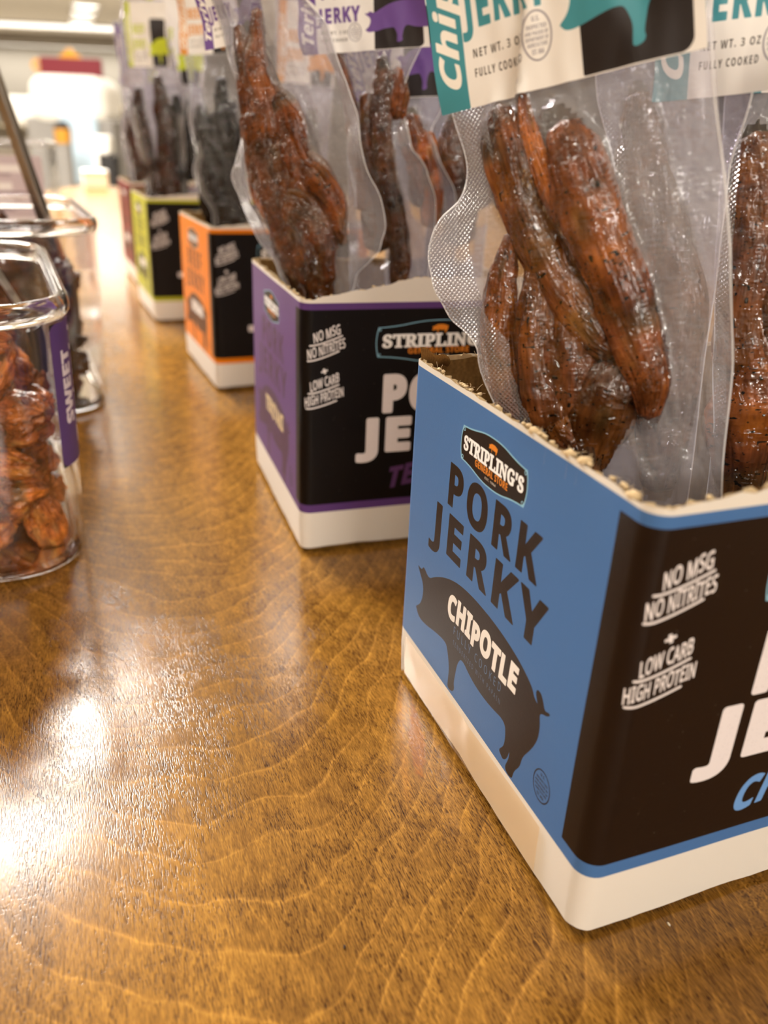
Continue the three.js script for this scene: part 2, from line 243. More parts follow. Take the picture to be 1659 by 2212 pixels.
// local carton frame: x = along the front face, y = up, z = -depth; origin at the near bottom corner
function roundRectLoop(W, D, r, per = 8) { // from the back of the left side, round the near corner, along the front, and on; [x, z, nx, nz, run]
  const pts = []; let run = 0; const add = (x, z, nx, nz) => { if (pts.length) { const q = pts[pts.length - 1]; run += Math.hypot(x - q[0], z - q[1]); } pts.push([x, z, nx, nz, run]); };
  const arc = (cx, cz, a0) => { for (let i = 0; i <= per; i++) { const a = a0 + i / per * Math.PI / 2; add(cx + Math.cos(a) * r, cz + Math.sin(a) * r, Math.cos(a), Math.sin(a)); } };
  const seg = (x0, z0, x1, z1, nx, nz, n) => { for (let i = 1; i < n; i++) add(lerp(x0, x1, i / n), lerp(z0, z1, i / n), nx, nz); };
  // z is negative going back; start at left-back arc end
  add(0, -D + r, -1, 0); seg(0, -D + r, 0, -r, -1, 0, 30);
  for (let i = 0; i <= per; i++) { const a = Math.PI - i / per * Math.PI / 2; add(r + Math.cos(a) * r, -r + Math.sin(a) * r, Math.cos(a), Math.sin(a)); }
  seg(r, 0, W - r, 0, 0, 1, 30);
  for (let i = 0; i <= per; i++) { const a = Math.PI / 2 - i / per * Math.PI / 2; add(W - r + Math.cos(a) * r, -r + Math.sin(a) * r, Math.cos(a), Math.sin(a)); }
  seg(W, -r, W, -D + r, 1, 0, 30);
  for (let i = 0; i <= per; i++) { const a = -i / per * Math.PI / 2; add(W - r + Math.cos(a) * r, -D + r + Math.sin(a) * r, Math.cos(a), Math.sin(a)); }
  seg(W - r, -D, r, -D, 0, -1, 30);
  for (let i = 0; i <= per; i++) { const a = -Math.PI / 2 - i / per * Math.PI / 2; add(r + Math.cos(a) * r, -D + r + Math.sin(a) * r, Math.cos(a), Math.sin(a)); }
  return { pts, total: run };
}
function carton(key, name, label, printOpts, size, detail) {
  const [x, z, yaw] = CARTONS[key], W = FRONT / 1000, D = SIDE / 1000, H = 0.125, TH = 0.0022, r = 0.0055;
  const t = thing(name, label, 'box', 'open jerky cartons in a row'); t.position.set(x, 0, z); t.rotation.y = yaw;
  const { pts, total } = roundRectLoop(W, D, r);
  const map = printCarton(size, printOpts); map.wrapS = THREE.RepeatWrapping; map.repeat.set(2, 1);
  const outerM = phys({ map, roughness: 0.40, specularIntensity: 0.32, bumpMap: boardGrain, bumpScale: 0.00004 });
  const seed = key.length * 13;
  // torn upper edge: the paper facing stands a little above or below the line
  const topOf = (i) => { const q = pts[i]; const p = q[4] * 1000; let y = H + (n2(p * 0.35, 1, seed) - 0.5) * 0.0010 + (n2(p * 1.4, 4, seed) - 0.5) * 0.0006; if (q[3] > 0.7) y += (key === 'purple' ? 0.009 : 0.0045) * clamp((q[0] - 0.004) / 0.05) ; return y; };
  const botOf = (i) => { const q = pts[i]; return 0.0025 + Math.max(0, n2(q[4] * 60, 8, seed) - 0.3) * 0.0016 + (n2(q[4] * 420, 3, seed) - 0.5) * 0.0004; };
  const tuck = (y) => -0.0008 * Math.pow(clamp((0.016 - y) / 0.016), 1.6); // the bottom edge folds under
  const NV = 10, pos = [], uv = [], idx = [], n = pts.length;
  for (let j = 0; j <= NV; j++) for (let i = 0; i < n; i++) { const q = pts[i], y = lerp(botOf(i), topOf(i), j / NV), e = tuck(y) + (detail ? (n3(q[4] * 22, y * 20, 0, seed) - 0.5) * 0.0009 : 0); pos.push(q[0] + q[2] * e, y, q[1] + q[3] * e); uv.push(q[4] / total + (1 - SIDE / (SIDE + FRONT)) * 0, y / H); }
  for (let j = 0; j < NV; j++) for (let i = 0; i < n - 1; i++) { const a = j * n + i, b = a + 1, c = a + n, d = c + 1; idx.push(a, b, d, a, d, c); }
  const g = new THREE.BufferGeometry(); g.setAttribute('position', new THREE.Float32BufferAttribute(pos, 3)); g.setAttribute('uv', new THREE.Float32BufferAttribute(uv, 2)); g.setIndex(idx); g.computeVertexNormals();
  mesh('printed_walls', g, outerM, t);
  // kraft lining
  const lp = [], lu = [], li = [];
  for (let j = 0; j <= 1; j++) for (let i = 0; i < n; i++) { const q = pts[i], y = j ? topOf(i) - 0.0008 + (n2(q[4] * 900, 2, seed) - 0.5) * 0.0012 : 0.0015; lp.push(q[0] - q[2] * TH, y, q[1] - q[3] * TH); lu.push(q[4] * 12, y * 12); }
  for (let i = 0; i < n - 1; i++) { const a = i, b = a + 1, c = a + n, d = c + 1; li.push(a, d, b, a, c, d); }
  const lg = new THREE.BufferGeometry(); lg.setAttribute('position', new THREE.Float32BufferAttribute(lp, 3)); lg.setAttribute('uv', new THREE.Float32BufferAttribute(lu, 2)); lg.setIndex(li); lg.computeVertexNormals();
  mesh('lining', lg, kraftM, t);
  mesh('base_panel', boxAt(W - 0.012, 0.0022, D - 0.012, W / 2, 0.0012, -D / 2), kraftM, t);
  // corrugated torn edge: zigzag flute between facing and lining, with pulp tufts
  const R = rng(seed + 5), flute = [], step = 0.0011; let run = 0; const parts = [];
  const at = (s) => { let k = 0; while (k < n - 2 && pts[k + 1][4] < s) k++; const a = pts[k], b = pts[k + 1], f = clamp((s - a[4]) / Math.max(1e-9, b[4] - a[4])); return [lerp(a[0], b[0], f), lerp(a[1], b[1], f), lerp(a[2], b[2], f), lerp(a[3], b[3], f), topOf(k)]; };
  const fp = [], fi = []; let c = 0;
  for (let s = 0; s < total; s += step) { const q = at(s), ins = (0.00025 + (TH - 0.0005) * (0.5 + 0.5 * Math.sin(s / 0.0048 * Math.PI * 2))) , top = q[4] - 0.0004 + R() * 0.0008; for (const y of [q[4] - 0.006, top]) fp.push(q[0] - q[2] * ins, y, q[1] - q[3] * ins); if (c) { const a = c * 2; fi.push(a - 2, a, a + 1, a - 2, a + 1, a - 1); } c++; }
  const fg = new THREE.BufferGeometry(); fg.setAttribute('position', new THREE.Float32BufferAttribute(fp, 3)); fg.setIndex(fi); fg.computeVertexNormals(); mesh('flute', fg, pulpM, t);
  // torn white facing rim
  const rim = []; for (let s = 0; s < total - 0.001; s += 0.004) rim.push(at(s));
  // pulp tufts
  const tg = []; const spots = detail ? [] : null;
  const nt = detail ? 60 : 26;
  for (let k = 0; k < nt; k++) {
    const s = detail && k < 26 ? R() * 0.262 : R() * total, q = at(s), big = R() < 0.18 ? 1.15 : 0.5;
    const gg = new THREE.IcosahedronGeometry(0.0011 * big, 1), P = gg.attributes.position; for (let i = 0; i < P.count; i++) { const f = 0.6 + 0.9 * n3(P.getX(i) * 2600 + k, P.getY(i) * 2600, P.getZ(i) * 2600, k); P.setXYZ(i, P.getX(i) * f * (1.2 + R() * 0.0), P.getY(i) * f * 0.8, P.getZ(i) * f * 1.2); }
    gg.translate(q[0] - q[2] * TH * 0.6, q[4] + 0.0002, q[1] - q[3] * TH * 0.6); gg.deleteAttribute('uv'); tg.push(gg.index ? gg.toNonIndexed() : gg);
    if (detail) for (let f = 0; f < (big > 1 ? 40 : 3); f++) { // loose fibres
      const len = 0.0007 + R() * R() * 0.0024, a = R() * 6.28, e = -0.2 + R() * 1.5, d = V(Math.cos(a) * Math.cos(e), Math.sin(e), Math.sin(a) * Math.cos(e)).multiplyScalar(len), o = V(q[0] - q[2] * TH * R(), q[4], q[1] - q[3] * TH * R()).add(V((R() - 0.5) * 0.002, 0, (R() - 0.5) * 0.002));
      const cv = new THREE.CatmullRomCurve3([o, o.clone().addScaledVector(d, 0.5).add(V((R() - 0.5) * 0.0006, 0, (R() - 0.5) * 0.0006)), o.clone().add(d)]); const tb = new THREE.TubeGeometry(cv, 4, 0.000055, 3); tb.deleteAttribute('uv'); tg.push(tb.toNonIndexed());
    }
  }
  const pf = mesh('torn_fibres', mergeGeometries(tg), pulpM, t); pf.userData.kind = 'stuff';
  if (detail) { // curled scrap of lining at the back left corner and a strip of clear tape on the lower left edge
    const scrap = gridGeo(10, 10, (u, v) => [0.0012 + u * 0.0075 - v * 0.001, H - 0.002 + v * 0.0062 * (1 - 0.35 * u) + 0.0006 * Math.sin(u * 9), -D + 0.0035 + u * 0.0045 + 0.0025 * Math.sin(v * 2.2) * (0.4 + u)]);
    mesh('curled_scrap', scrap, std({ map: kraftTex, color: 0xf2e2c4, roughness: 0.95 }), t);
    const tape = gridGeo(60, 8, (u, v) => { const y = 0.0045 + v * 0.0170, zz = -D + 0.010 + u * (D - 0.03); return [-0.00045 + tuck(y) * -1 * 0 + (y < 0.016 ? -tuck(y) : 0) - 0.0006 - 0.0005 * Math.pow(n2(u * 9, v * 2.2, 3), 4), y, zz]; });
    mesh('clear_tape', tape, tapeM, t);
  }
  return t;
}
carton('blue', 'jerky_carton', 'blue open carton nearest the camera with black pig and white chipotle lettering', { color: '#4a74ad', ink: '#22160f', word: '#241509', kind: 'PORK', flavor: 'CHIPOTLE', faint: '#56769c', script: '#6f9fdc' }, 2048, true);
carton('purple', 'jerky_carton', 'purple open carton just behind the blue one with white letters on black', { color: '#5f3f7c', ink: '#120d0b', word: '#4a2c4e', kind: 'PORK', flavor: 'TERIYAKI', flavorInk: '#d8c49a', faint: '#6a4886', script: '#5b3a68' }, 2048, false);
carton('orange', 'jerky_carton', 'orange open carton with black front panel behind the purple one', { color: '#ea8208', ink: '#120d0b', word: '#5a3010', kind: 'BEEF', flavor: 'ORIGINAL', faint: '#8a5a20', script: '#f0951f' }, 1024, false);
carton('green', 'jerky_carton', 'lime green open carton with black front panel behind the orange one', { color: '#b9bd2c', ink: '#120d0b', word: '#4e5210', kind: 'BEEF', flavor: 'JALAPENO', faint: '#80861e', script: '#b9bd2c' }, 1024, false);
carton('red', 'jerky_carton', 'dark red open carton at the far end of the row', { color: '#7a2026', ink: '#1a0d0b', word: '#3c0f12', kind: 'BEEF', flavor: 'PEPPERED', faint: '#8c4a4c', script: '#a8383c' }, 512, false);

// ---------------------------------------------------------------- jerky and film materials
const meatMap = dataTex(1024, 1024, (i, j, o) => { // u around, v along the fibres
  const u = i / 1024, v = j / 1024;
  const fib = tn(u * 110, v * 14, 110, 14, 61) * 0.5 + tn(u * 220, v * 26, 220, 26, 62) * 0.3 + tn(u * 40, v * 8, 40, 8, 63) * 0.2;
  const blot = tn(u * 9, v * 9, 9, 9, 64) * 0.6 + tn(u * 22, v * 22, 22, 22, 65) * 0.4;
  const fat = sstep(0.62, 0.9, tn(u * 14 + 3, v * 7, 14, 7, 66)) * 0.5;
  let k = 0.48 + (fib - 0.5) * 0.42 + (blot - 0.5) * 0.62; k = clamp(k, 0.06, 1.2);
  const hue = tn(u * 7 + 2, v * 7, 7, 7, 75); let r = 22 + 160 * k + 22 * hue, g = 8 + 96 * k + 26 * hue * k + 26 * fat, b = 4 + 62 * k - 14 * hue + 24 * fat;
  const sp = tn(u * 150, v * 150, 150, 150, 67), sp2 = tn(u * 70, v * 70, 70, 70, 68), cl = tn(u * 12, v * 12, 12, 12, 69);
  const pep = Math.max(sstep(0.84, 0.92, sp) * sstep(0.35, 0.6, cl), sstep(0.87, 0.93, sp2)); r *= 1 - 0.85 * pep; g *= 1 - 0.8 * pep; b *= 1 - 0.7 * pep;
  o[0] = r; o[1] = g; o[2] = b;
}, { srgb: true, repeat: true });
const meatBump = dataTex(1024, 1024, (i, j, o) => { const u = i / 1024, v = j / 1024; const fib = tn(u * 90, v * 12, 90, 12, 71) * 0.35 + tn(u * 180, v * 40, 180, 40, 72) * 0.2; const wr = Math.abs(tn(u * 26, v * 26, 26, 26, 73) - 0.5) * 1.1 + Math.abs(tn(u * 60, v * 60, 60, 60, 74) - 0.5) * 0.5; const k = (fib + wr * 0.6) * 235; o[0] = o[1] = o[2] = k; }, { repeat: true });
const meatMat = (color, o = {}) => phys({ map: meatMap, color, roughness: 0.27, bumpMap: meatBump, bumpScale: 0.0008, ...o });
const MEAT = {
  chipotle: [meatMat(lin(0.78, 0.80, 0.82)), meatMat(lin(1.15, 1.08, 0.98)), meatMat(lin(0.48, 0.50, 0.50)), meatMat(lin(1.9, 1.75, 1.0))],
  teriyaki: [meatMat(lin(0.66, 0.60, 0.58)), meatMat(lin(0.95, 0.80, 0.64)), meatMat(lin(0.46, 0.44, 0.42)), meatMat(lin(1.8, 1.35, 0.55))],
  black: [meatMat(lin(0.025, 0.022, 0.024)), meatMat(lin(0.045, 0.035, 0.034))],
  brown: [meatMat(lin(0.18, 0.13, 0.12)), meatMat(lin(0.26, 0.17, 0.14))],
  chunk: [meatMat(lin(1.75, 1.6, 1.55)), meatMat(lin(2.7, 2.5, 1.9)), meatMat(lin(1.3, 1.1, 1.1))],
  chunkDark: [meatMat(lin(0.22, 0.17, 0.14)), meatMat(lin(0.34, 0.24, 0.18))],
};
const filmBump = dataTex(512, 512, (i, j, o) => { const u = i / 512, v = j / 512; const a = Math.abs(tn(u * 10, v * 6, 10, 6, 81) - 0.5), b = Math.abs(tn(u * 24, v * 14, 24, 14, 82) - 0.5), c = tn(u * 4, v * 3, 4, 3, 83); const d = Math.abs(tn(u * 64, v * 52, 64, 52, 84) - 0.5); o[0] = o[1] = o[2] = 255 * clamp(a * 0.9 + b * 0.45 + c * 0.35 + d * 0.22 - 0.1); }, { repeat: true });
const embossTex = dataTex(128, 128, (i, j, o) => { const a = Math.sin((i + j) / 128 * Math.PI * 16), b = Math.sin((i - j) / 128 * Math.PI * 16); const v = 127 + 120 * Math.max(a, b) * (0.8 + 0.2 * tn(i / 16, j / 16, 8, 8, 91)); o[0] = o[1] = o[2] = v; }, { repeat: true });
const filmM = phys({ color: 0xf0eff4, roughness: 0.13, transmission: 0.85, thickness: 0, ior: 1.5, bumpMap: filmBump, bumpScale: 0.0016, side: THREE.DoubleSide });
const crispFilmM = phys({ color: 0xf0eff4, roughness: 0.10, transmission: 0.95, thickness: 0, ior: 1.5, bumpMap: filmBump, bumpScale: 0.0016, side: THREE.DoubleSide });
const tightM = phys({ color: 0xffffff, roughness: 0.07, transmission: 1, thickness: 0, ior: 1.5, bumpMap: filmBump, bumpScale: 0.0034, side: THREE.DoubleSide });
const hazyFilmM = phys({ color: 0xdedce4, roughness: 0.2, transmission: 0.80, thickness: 0, ior: 1.5, bumpMap: filmBump, bumpScale: 0.0016, side: THREE.DoubleSide });
const sealM = phys({ color: 0xeeeef2, roughness: 0.16, transmission: 0.86, thickness: 0, ior: 1.5, bumpMap: embossTex, bumpScale: 0.0010, side: THREE.DoubleSide });
const foldM = phys({ color: 0xffffff, roughness: 0.3, transmission: 0.45, thickness: 0, ior: 1.5, side: THREE.DoubleSide });

// piecewise interpolation of [key, value...] rows
function table(rows) { const r = [...rows].sort((a, b) => a[0] - b[0]); return (x) => { if (x <= r[0][0]) return r[0].slice(1); for (let i = 1; i < r.length; i++) if (x <= r[i][0]) { const f = (x - r[i - 1][0]) / (r[i][0] - r[i - 1][0]), s = f * f * (3 - 2 * f) * 0.5 + f * 0.5; return r[i].slice(1).map((v, k) => lerp(r[i - 1][k + 1], v, s)); } return r[r.length - 1].slice(1); }; }
// strip of jerky in a bag's own frame: [[a, b, half width]...] in millimetres, z offset, thickness ratio
function stripGeo(pts, zo, ratio, seed, lump = 1) {
  const cv = new THREE.CatmullRomCurve3(pts.map((p) => V(p[0] / 1000, p[1] / 1000, zo / 1000)));
  const len = cv.getLength(), n = Math.max(14, Math.round(len / 0.0016)), m = 26, P = [], U = [], I = [];
  const R = rng(seed); const ph = R() * 10;
  for (let i = 0; i <= n; i++) {
    const t = i / n, f = t * (pts.length - 1), k = Math.min(pts.length - 2, Math.floor(f)), w0 = lerp(pts[k][2], pts[k + 1][2], f - k) / 1000;
    const p = cv.getPoint(t), tg = cv.getTangent(t), nx = V(tg.y, -tg.x, 0).normalize();
    const end = Math.min(1, Math.sqrt(Math.max(0, Math.min(t, 1 - t)) * len / Math.max(0.0015, w0 * 0.5)));
    for (let j = 0; j <= m; j++) {
      const a = j / m * Math.PI * 2, ca = Math.cos(a), sa = Math.sin(a);
      const q = V(p.x + nx.x * ca * w0, p.y + nx.y * ca * w0, p.z + sa * w0 * ratio);
      const al = t * len, tw = a + 1.2 * Math.sin(al * 40 + ph);
      const g = 1.14 + lump * (0.55 * (fbm3(q.x * 120 + seed, q.y * 70, q.z * 120, seed, 3) - 0.5) + 0.62 * (n3(Math.cos(tw) * 1.7 + seed, Math.sin(tw) * 1.7, al * 40 + ph, seed + 3) - 0.5) + 0.30 * (n3(Math.cos(tw) * 4.2, Math.sin(tw) * 4.2, al * 70 + ph, seed + 5) - 0.5) + 0.15 * (n3(Math.cos(a) * 8, Math.sin(a) * 8, al * 200, seed + 7) - 0.5));
      const e = Math.max(0.02, end) * g; P.push(p.x + nx.x * ca * w0 * e, p.y + nx.y * ca * w0 * e, p.z + sa * w0 * ratio * e); U.push(j / m * 0.5 + seed * 0.137, t * len / 0.06 + seed * 0.31);
    }
  }
  for (let i = 0; i < n; i++) for (let j = 0; j < m; j++) { const a = i * (m + 1) + j, b = a + 1, c = a + m + 1, d = c + 1; I.push(a, b, d, a, d, c); }
  const g = new THREE.BufferGeometry(); g.setAttribute('position', new THREE.Float32BufferAttribute(P, 3)); g.setAttribute('uv', new THREE.Float32BufferAttribute(U, 2)); g.setIndex(I); g.computeVertexNormals();
  // close the seam in the normals
  const N = g.attributes.normal; for (let i = 0; i <= n; i++) { const a = i * (m + 1), b = a + m; const v = V(N.getX(a) + N.getX(b), N.getY(a) + N.getY(b), N.getZ(a) + N.getZ(b)).normalize(); N.setXYZ(a, v.x, v.y, v.z); N.setXYZ(b, v.x, v.y, v.z); }
  return g;
}
// bag: frame origin, yaw (about y), tilt (in plane); rows [b, aL, aR] in mm; bulge(a,b) in mm
function bag(o) {
  const t = thing('jerky_bag', o.label, 'bag', o.group);
  const ax = V(Math.cos(o.yaw), 0, -Math.sin(o.yaw)), up = V(0, 1, 0), nz = V(Math.sin(o.yaw), 0, Math.cos(o.yaw)), T = o.tilt * Math.PI / 180;
  const X = ax.clone().multiplyScalar(Math.cos(T)).addScaledVector(up, Math.sin(T)), Y = ax.clone().multiplyScalar(-Math.sin(T)).addScaledVector(up, Math.cos(T));
  t.position.set(...o.at); t.quaternion.setFromRotationMatrix(new THREE.Matrix4().makeBasis(X, Y, nz));
  const L = table(o.left), Rr = table(o.right), b0 = o.b0 ?? 0, b1 = o.b1, S = o.seal ?? 0.13, th = o.th ?? 7, sd = o.seed;
  const ripple = o.ripple ?? 2.5;
  const NV = o.nv ?? 200, NU = o.nu ?? 110;
  // how far the meat lifts each sheet: the film is drawn tight over the strips
  const aMin = Math.min(...o.left.map((r) => r[1])) - 2, aMax = Math.max(...o.right.map((r) => r[1])) + 2, ST = 0.8, gx = Math.ceil((aMax - aMin) / ST) + 1, gy = Math.ceil((b1 - b0) / ST) + 1;
  const lift = { 1: new Float32Array(gx * gy), '-1': new Float32Array(gx * gy) };
  for (const st of o.strips || []) for (let i = 0; i < st.p.length - 1; i++) { const A = st.p[i], B = st.p[i + 1], n = Math.ceil(Math.hypot(B[0] - A[0], B[1] - A[1]) / 0.8); for (let k = 0; k <= n; k++) { const x = lerp(A[0], B[0], k / n), y = lerp(A[1], B[1], k / n), w = lerp(A[2], B[2], k / n) * 1.16 + 0.2, ra = (st.r ?? 0.6) * 1.05; const i0 = Math.max(0, Math.floor((x - w - aMin) / ST)), i1 = Math.min(gx - 1, Math.ceil((x + w - aMin) / ST)), j0 = Math.max(0, Math.floor((y - w - b0) / ST)), j1 = Math.min(gy - 1, Math.ceil((y + w - b0) / ST)); for (let j = j0; j <= j1; j++) for (let q = i0; q <= i1; q++) { const d2 = (aMin + q * ST - x) ** 2 + (b0 + j * ST - y) ** 2; if (d2 < w * w) { const h = ra * Math.sqrt(w * w - d2), c = j * gx + q; lift[1][c] = Math.max(lift[1][c], h + (st.z ?? 0) + 0.35); lift[-1][c] = Math.max(lift[-1][c], h - (st.z ?? 0) + 0.35); } } } }
  for (const sd2 of [1, -1]) for (let pass = 0; pass < 5; pass++) { const src = lift[sd2].slice(); for (let j = 1; j < gy - 1; j++) for (let q = 1; q < gx - 1; q++) { let m = 0; for (let y = -1; y <= 1; y++) for (let x = -1; x <= 1; x++) m += src[(j + y) * gx + q + x]; lift[sd2][j * gx + q] = Math.max(src[j * gx + q] * 0.99, m / 9); } }
  const liftAt = (a, b, side) => { const x = clamp((a - aMin) / ST, 0, gx - 1.001), y = clamp((b - b0) / ST, 0, gy - 1.001), i = Math.floor(x), j = Math.floor(y), fx = x - i, fy = y - j, L0 = lift[side]; return lerp(lerp(L0[j * gx + i], L0[j * gx + i + 1], fx), lerp(L0[(j + 1) * gx + i], L0[(j + 1) * gx + i + 1], fx), fy); };
  const surf = (u, b, side) => { // mm
    const aL = L(b)[0], aR = Rr(b)[0], a = lerp(aL, aR, u), v = (b - b0) / (b1 - b0);
    const inU = clamp((u - S) / 0.10) * clamp((1 - S * 0.6 - u) / 0.10), inV = clamp((v - 0.02) / 0.06) * clamp((0.985 - v) / 0.08);
    const k = Math.sqrt(clamp(sstep(0, 1, inU) * sstep(0, 1, inV)));
    const edge = Math.pow(Math.abs(u - 0.5) * 2, 3);
    let z = ripple * edge * (Math.sin(b * 0.075 + sd) + 0.5 * Math.sin(b * 0.16 + sd * 2 + u * 2)) * sstep(122, 152, b);
    const lf = liftAt(a, b, side), flat = 1 - sstep(0, 2.5, lf);
    const wr = (n2(a * 0.10 + sd, b * 0.05, sd) - 0.5) * 1.6 + (Math.abs(n2(a * 0.16 + b * 0.06, b * 0.035 - a * 0.05, sd + 5) - 0.5) * -2.4) + (n2(a * 0.3, b * 0.12, sd + 9) - 0.5) * 0.6;
    z += side * (Math.max(lf, 0.5 + th * 0.12 * k) + wr * (0.12 + 0.88 * k) * (0.10 + 0.9 * flat)) + (side > 0 && o.fold ? o.fold(a, b) : 0);
    return [a / 1000, b / 1000, z / 1000];
  };
  const sheet = (side) => gridGeo(NU, NV, (u, v) => { const b = lerp(b0, b1, v), q = surf(u, b, side); return [...q, q[0] / 0.07, q[1] / 0.07]; });
  const parts = { loose: [], tight: [] };
  for (const side of [1, -1]) { const g = sheet(side), P = g.attributes.position, id = g.index.array, split = { loose: [], tight: [] }; for (let i = 0; i < id.length; i += 3) { let m = 9; for (let k = 0; k < 3; k++) m = Math.min(m, liftAt(P.getX(id[i + k]) * 1000, P.getY(id[i + k]) * 1000, side)); split[m > 1.6 ? 'tight' : 'loose'].push(id[i], id[i + 1], id[i + 2]); } for (const k of ['loose', 'tight']) if (split[k].length) { const c = g.clone(); c.setIndex(split[k]); parts[k].push(c); } }
  mesh('film', mergeGeometries(parts.loose), o.film || filmM, t);
  if (parts.tight.length) mesh('tight_film', mergeGeometries(parts.tight), tightM, t).userData.label = 'clear film drawn tight over the meat';
  const strip = (u0, u1) => gridGeo(8, NV, (u, v) => { const b = lerp(b0, b1, v), q = surf(lerp(u0, u1, u), b, 1); return [q[0], q[1], q[2] + 0.0003, q[0] / 0.0105, q[1] / 0.0105]; });
  if (S > 0) mesh('side_seal', strip(0, S), sealM, t).userData.label = 'embossed clear seal along the edge';
  if (o.rightSeal) mesh('side_seal', strip(1 - S * 0.6, 1), sealM, t);
  const lipPts = (u) => { const pts = []; for (let k = 0; k <= 60; k++) { const q = surf(u, lerp(b0 + 2, b1 - 1, k / 60), 1); pts.push(V(...q)); } return new THREE.CatmullRomCurve3(pts); };
  for (const u of [0, 1]) mesh('film_edge', new THREE.TubeGeometry(lipPts(u), 160, 0.00022, 5), foldM, t);
  for (const l of o.labels || []) { // printed label: [a0, a1, b0, b1] with its own canvas
    const side = l.side ?? 1; const aOf = (u) => lerp(l.a0, l.a1, u);
    const uOf = (a, b) => (a - L(b)[0]) / (Rr(b)[0] - L(b)[0]);
    const g = gridGeo(48, 24, (u, v) => { const b = lerp(l.b0, l.b1, v), a = l.follow ? lerp(L(b)[0], Rr(b)[0], lerp(l.a0, l.a1, u)) : aOf(u); const q = surf(clamp(uOf(a, b), -0.2, 1.2), b, side); return [a / 1000, b / 1000, q[2] + side * 0.0005, u, v]; });
    mesh('printed_label', g, std({ map: l.map, roughness: 0.5, side: THREE.DoubleSide }), t);
  }
  let k = 0; for (const s of o.strips || []) { const m = mesh('jerky_strip', stripGeo(s.p, s.z ?? 0, s.r ?? 0.6, sd * 10 + k, s.lump ?? 1), s.m, t); k++; }
  return t;
}

// printed bag label. colour = accent, all in millimetres of a 66 x 62 label
function bagLabel(accent, opts = {}) {
  return canvasTex(1024, 962, (c, W, H) => {
    const k = W / 66, X = (mm) => mm * k, Y = (mm) => H - mm * k;
    if (opts.half) c.scale(2.2, 1);
    c.fillStyle = '#efebe6'; c.fillRect(0, 0, W, H);
    c.fillStyle = accent; c.fillRect(0, 0, X(opts.strip ?? 8.4), H);
    c.save(); c.translate(X(4.2), Y(27)); c.rotate(-Math.PI / 2); fit(c, opts.flavor || 'Chipotle', 0, 0, 46 * k, 5.2 * k, '#f4efe6', { skew: 0.18, weight: 4, round: true, font: 'italic bold 100px sans-serif' }); c.restore();
    fit(c, opts.kind || 'PORK', X(21), Y(36), 20 * k, 8.5 * k, accent, { weight: 5, round: true, gap: 6 });
    fit(c, 'JERKY', X(20.5), Y(22.0), 22 * k, 8.5 * k, accent, { weight: 5, round: true, gap: 6 });
    fit(c, 'NET WT. 3 OZ', X(17.6), Y(12.0), 14 * k, 1.9 * k, '#3a3028', { gap: 14 });
    fit(c, 'FULLY COOKED', X(17.6), Y(7.6), 14 * k, 1.9 * k, '#3a3028', { gap: 14 });
    ovalStamp(c, X(28.6), Y(11.4), 3.4 * k, 5.2 * k, '#8b8690', 0.4 * k);
    c.fillStyle = '#1d1414'; c.beginPath(); c.roundRect(X(39), Y(46), X(24.5), 45.7 * k, [3 * k, 3 * k, 3 * k, 0.5 * k]); c.fill();
    c.fillStyle = accent; const s = 0.55; c.save(); pigPath(c, (x) => X(34 + (x - 10) * s), (y) => Y(12 + (y - 37.5) * 0.57)); c.restore();
  });
}
const LAB = { teal: bagLabel('#3f8f9c'), tealRight: bagLabel('#3f8f9c', { half: true }), purple: bagLabel('#6b4a92', { flavor: 'Teriyaki' }), lime: bagLabel('#c3cf2e', { kind: 'BEEF', flavor: 'Jalapeno' }), orange: bagLabel('#e0922a', { kind: 'BEEF', flavor: 'Original' }) };

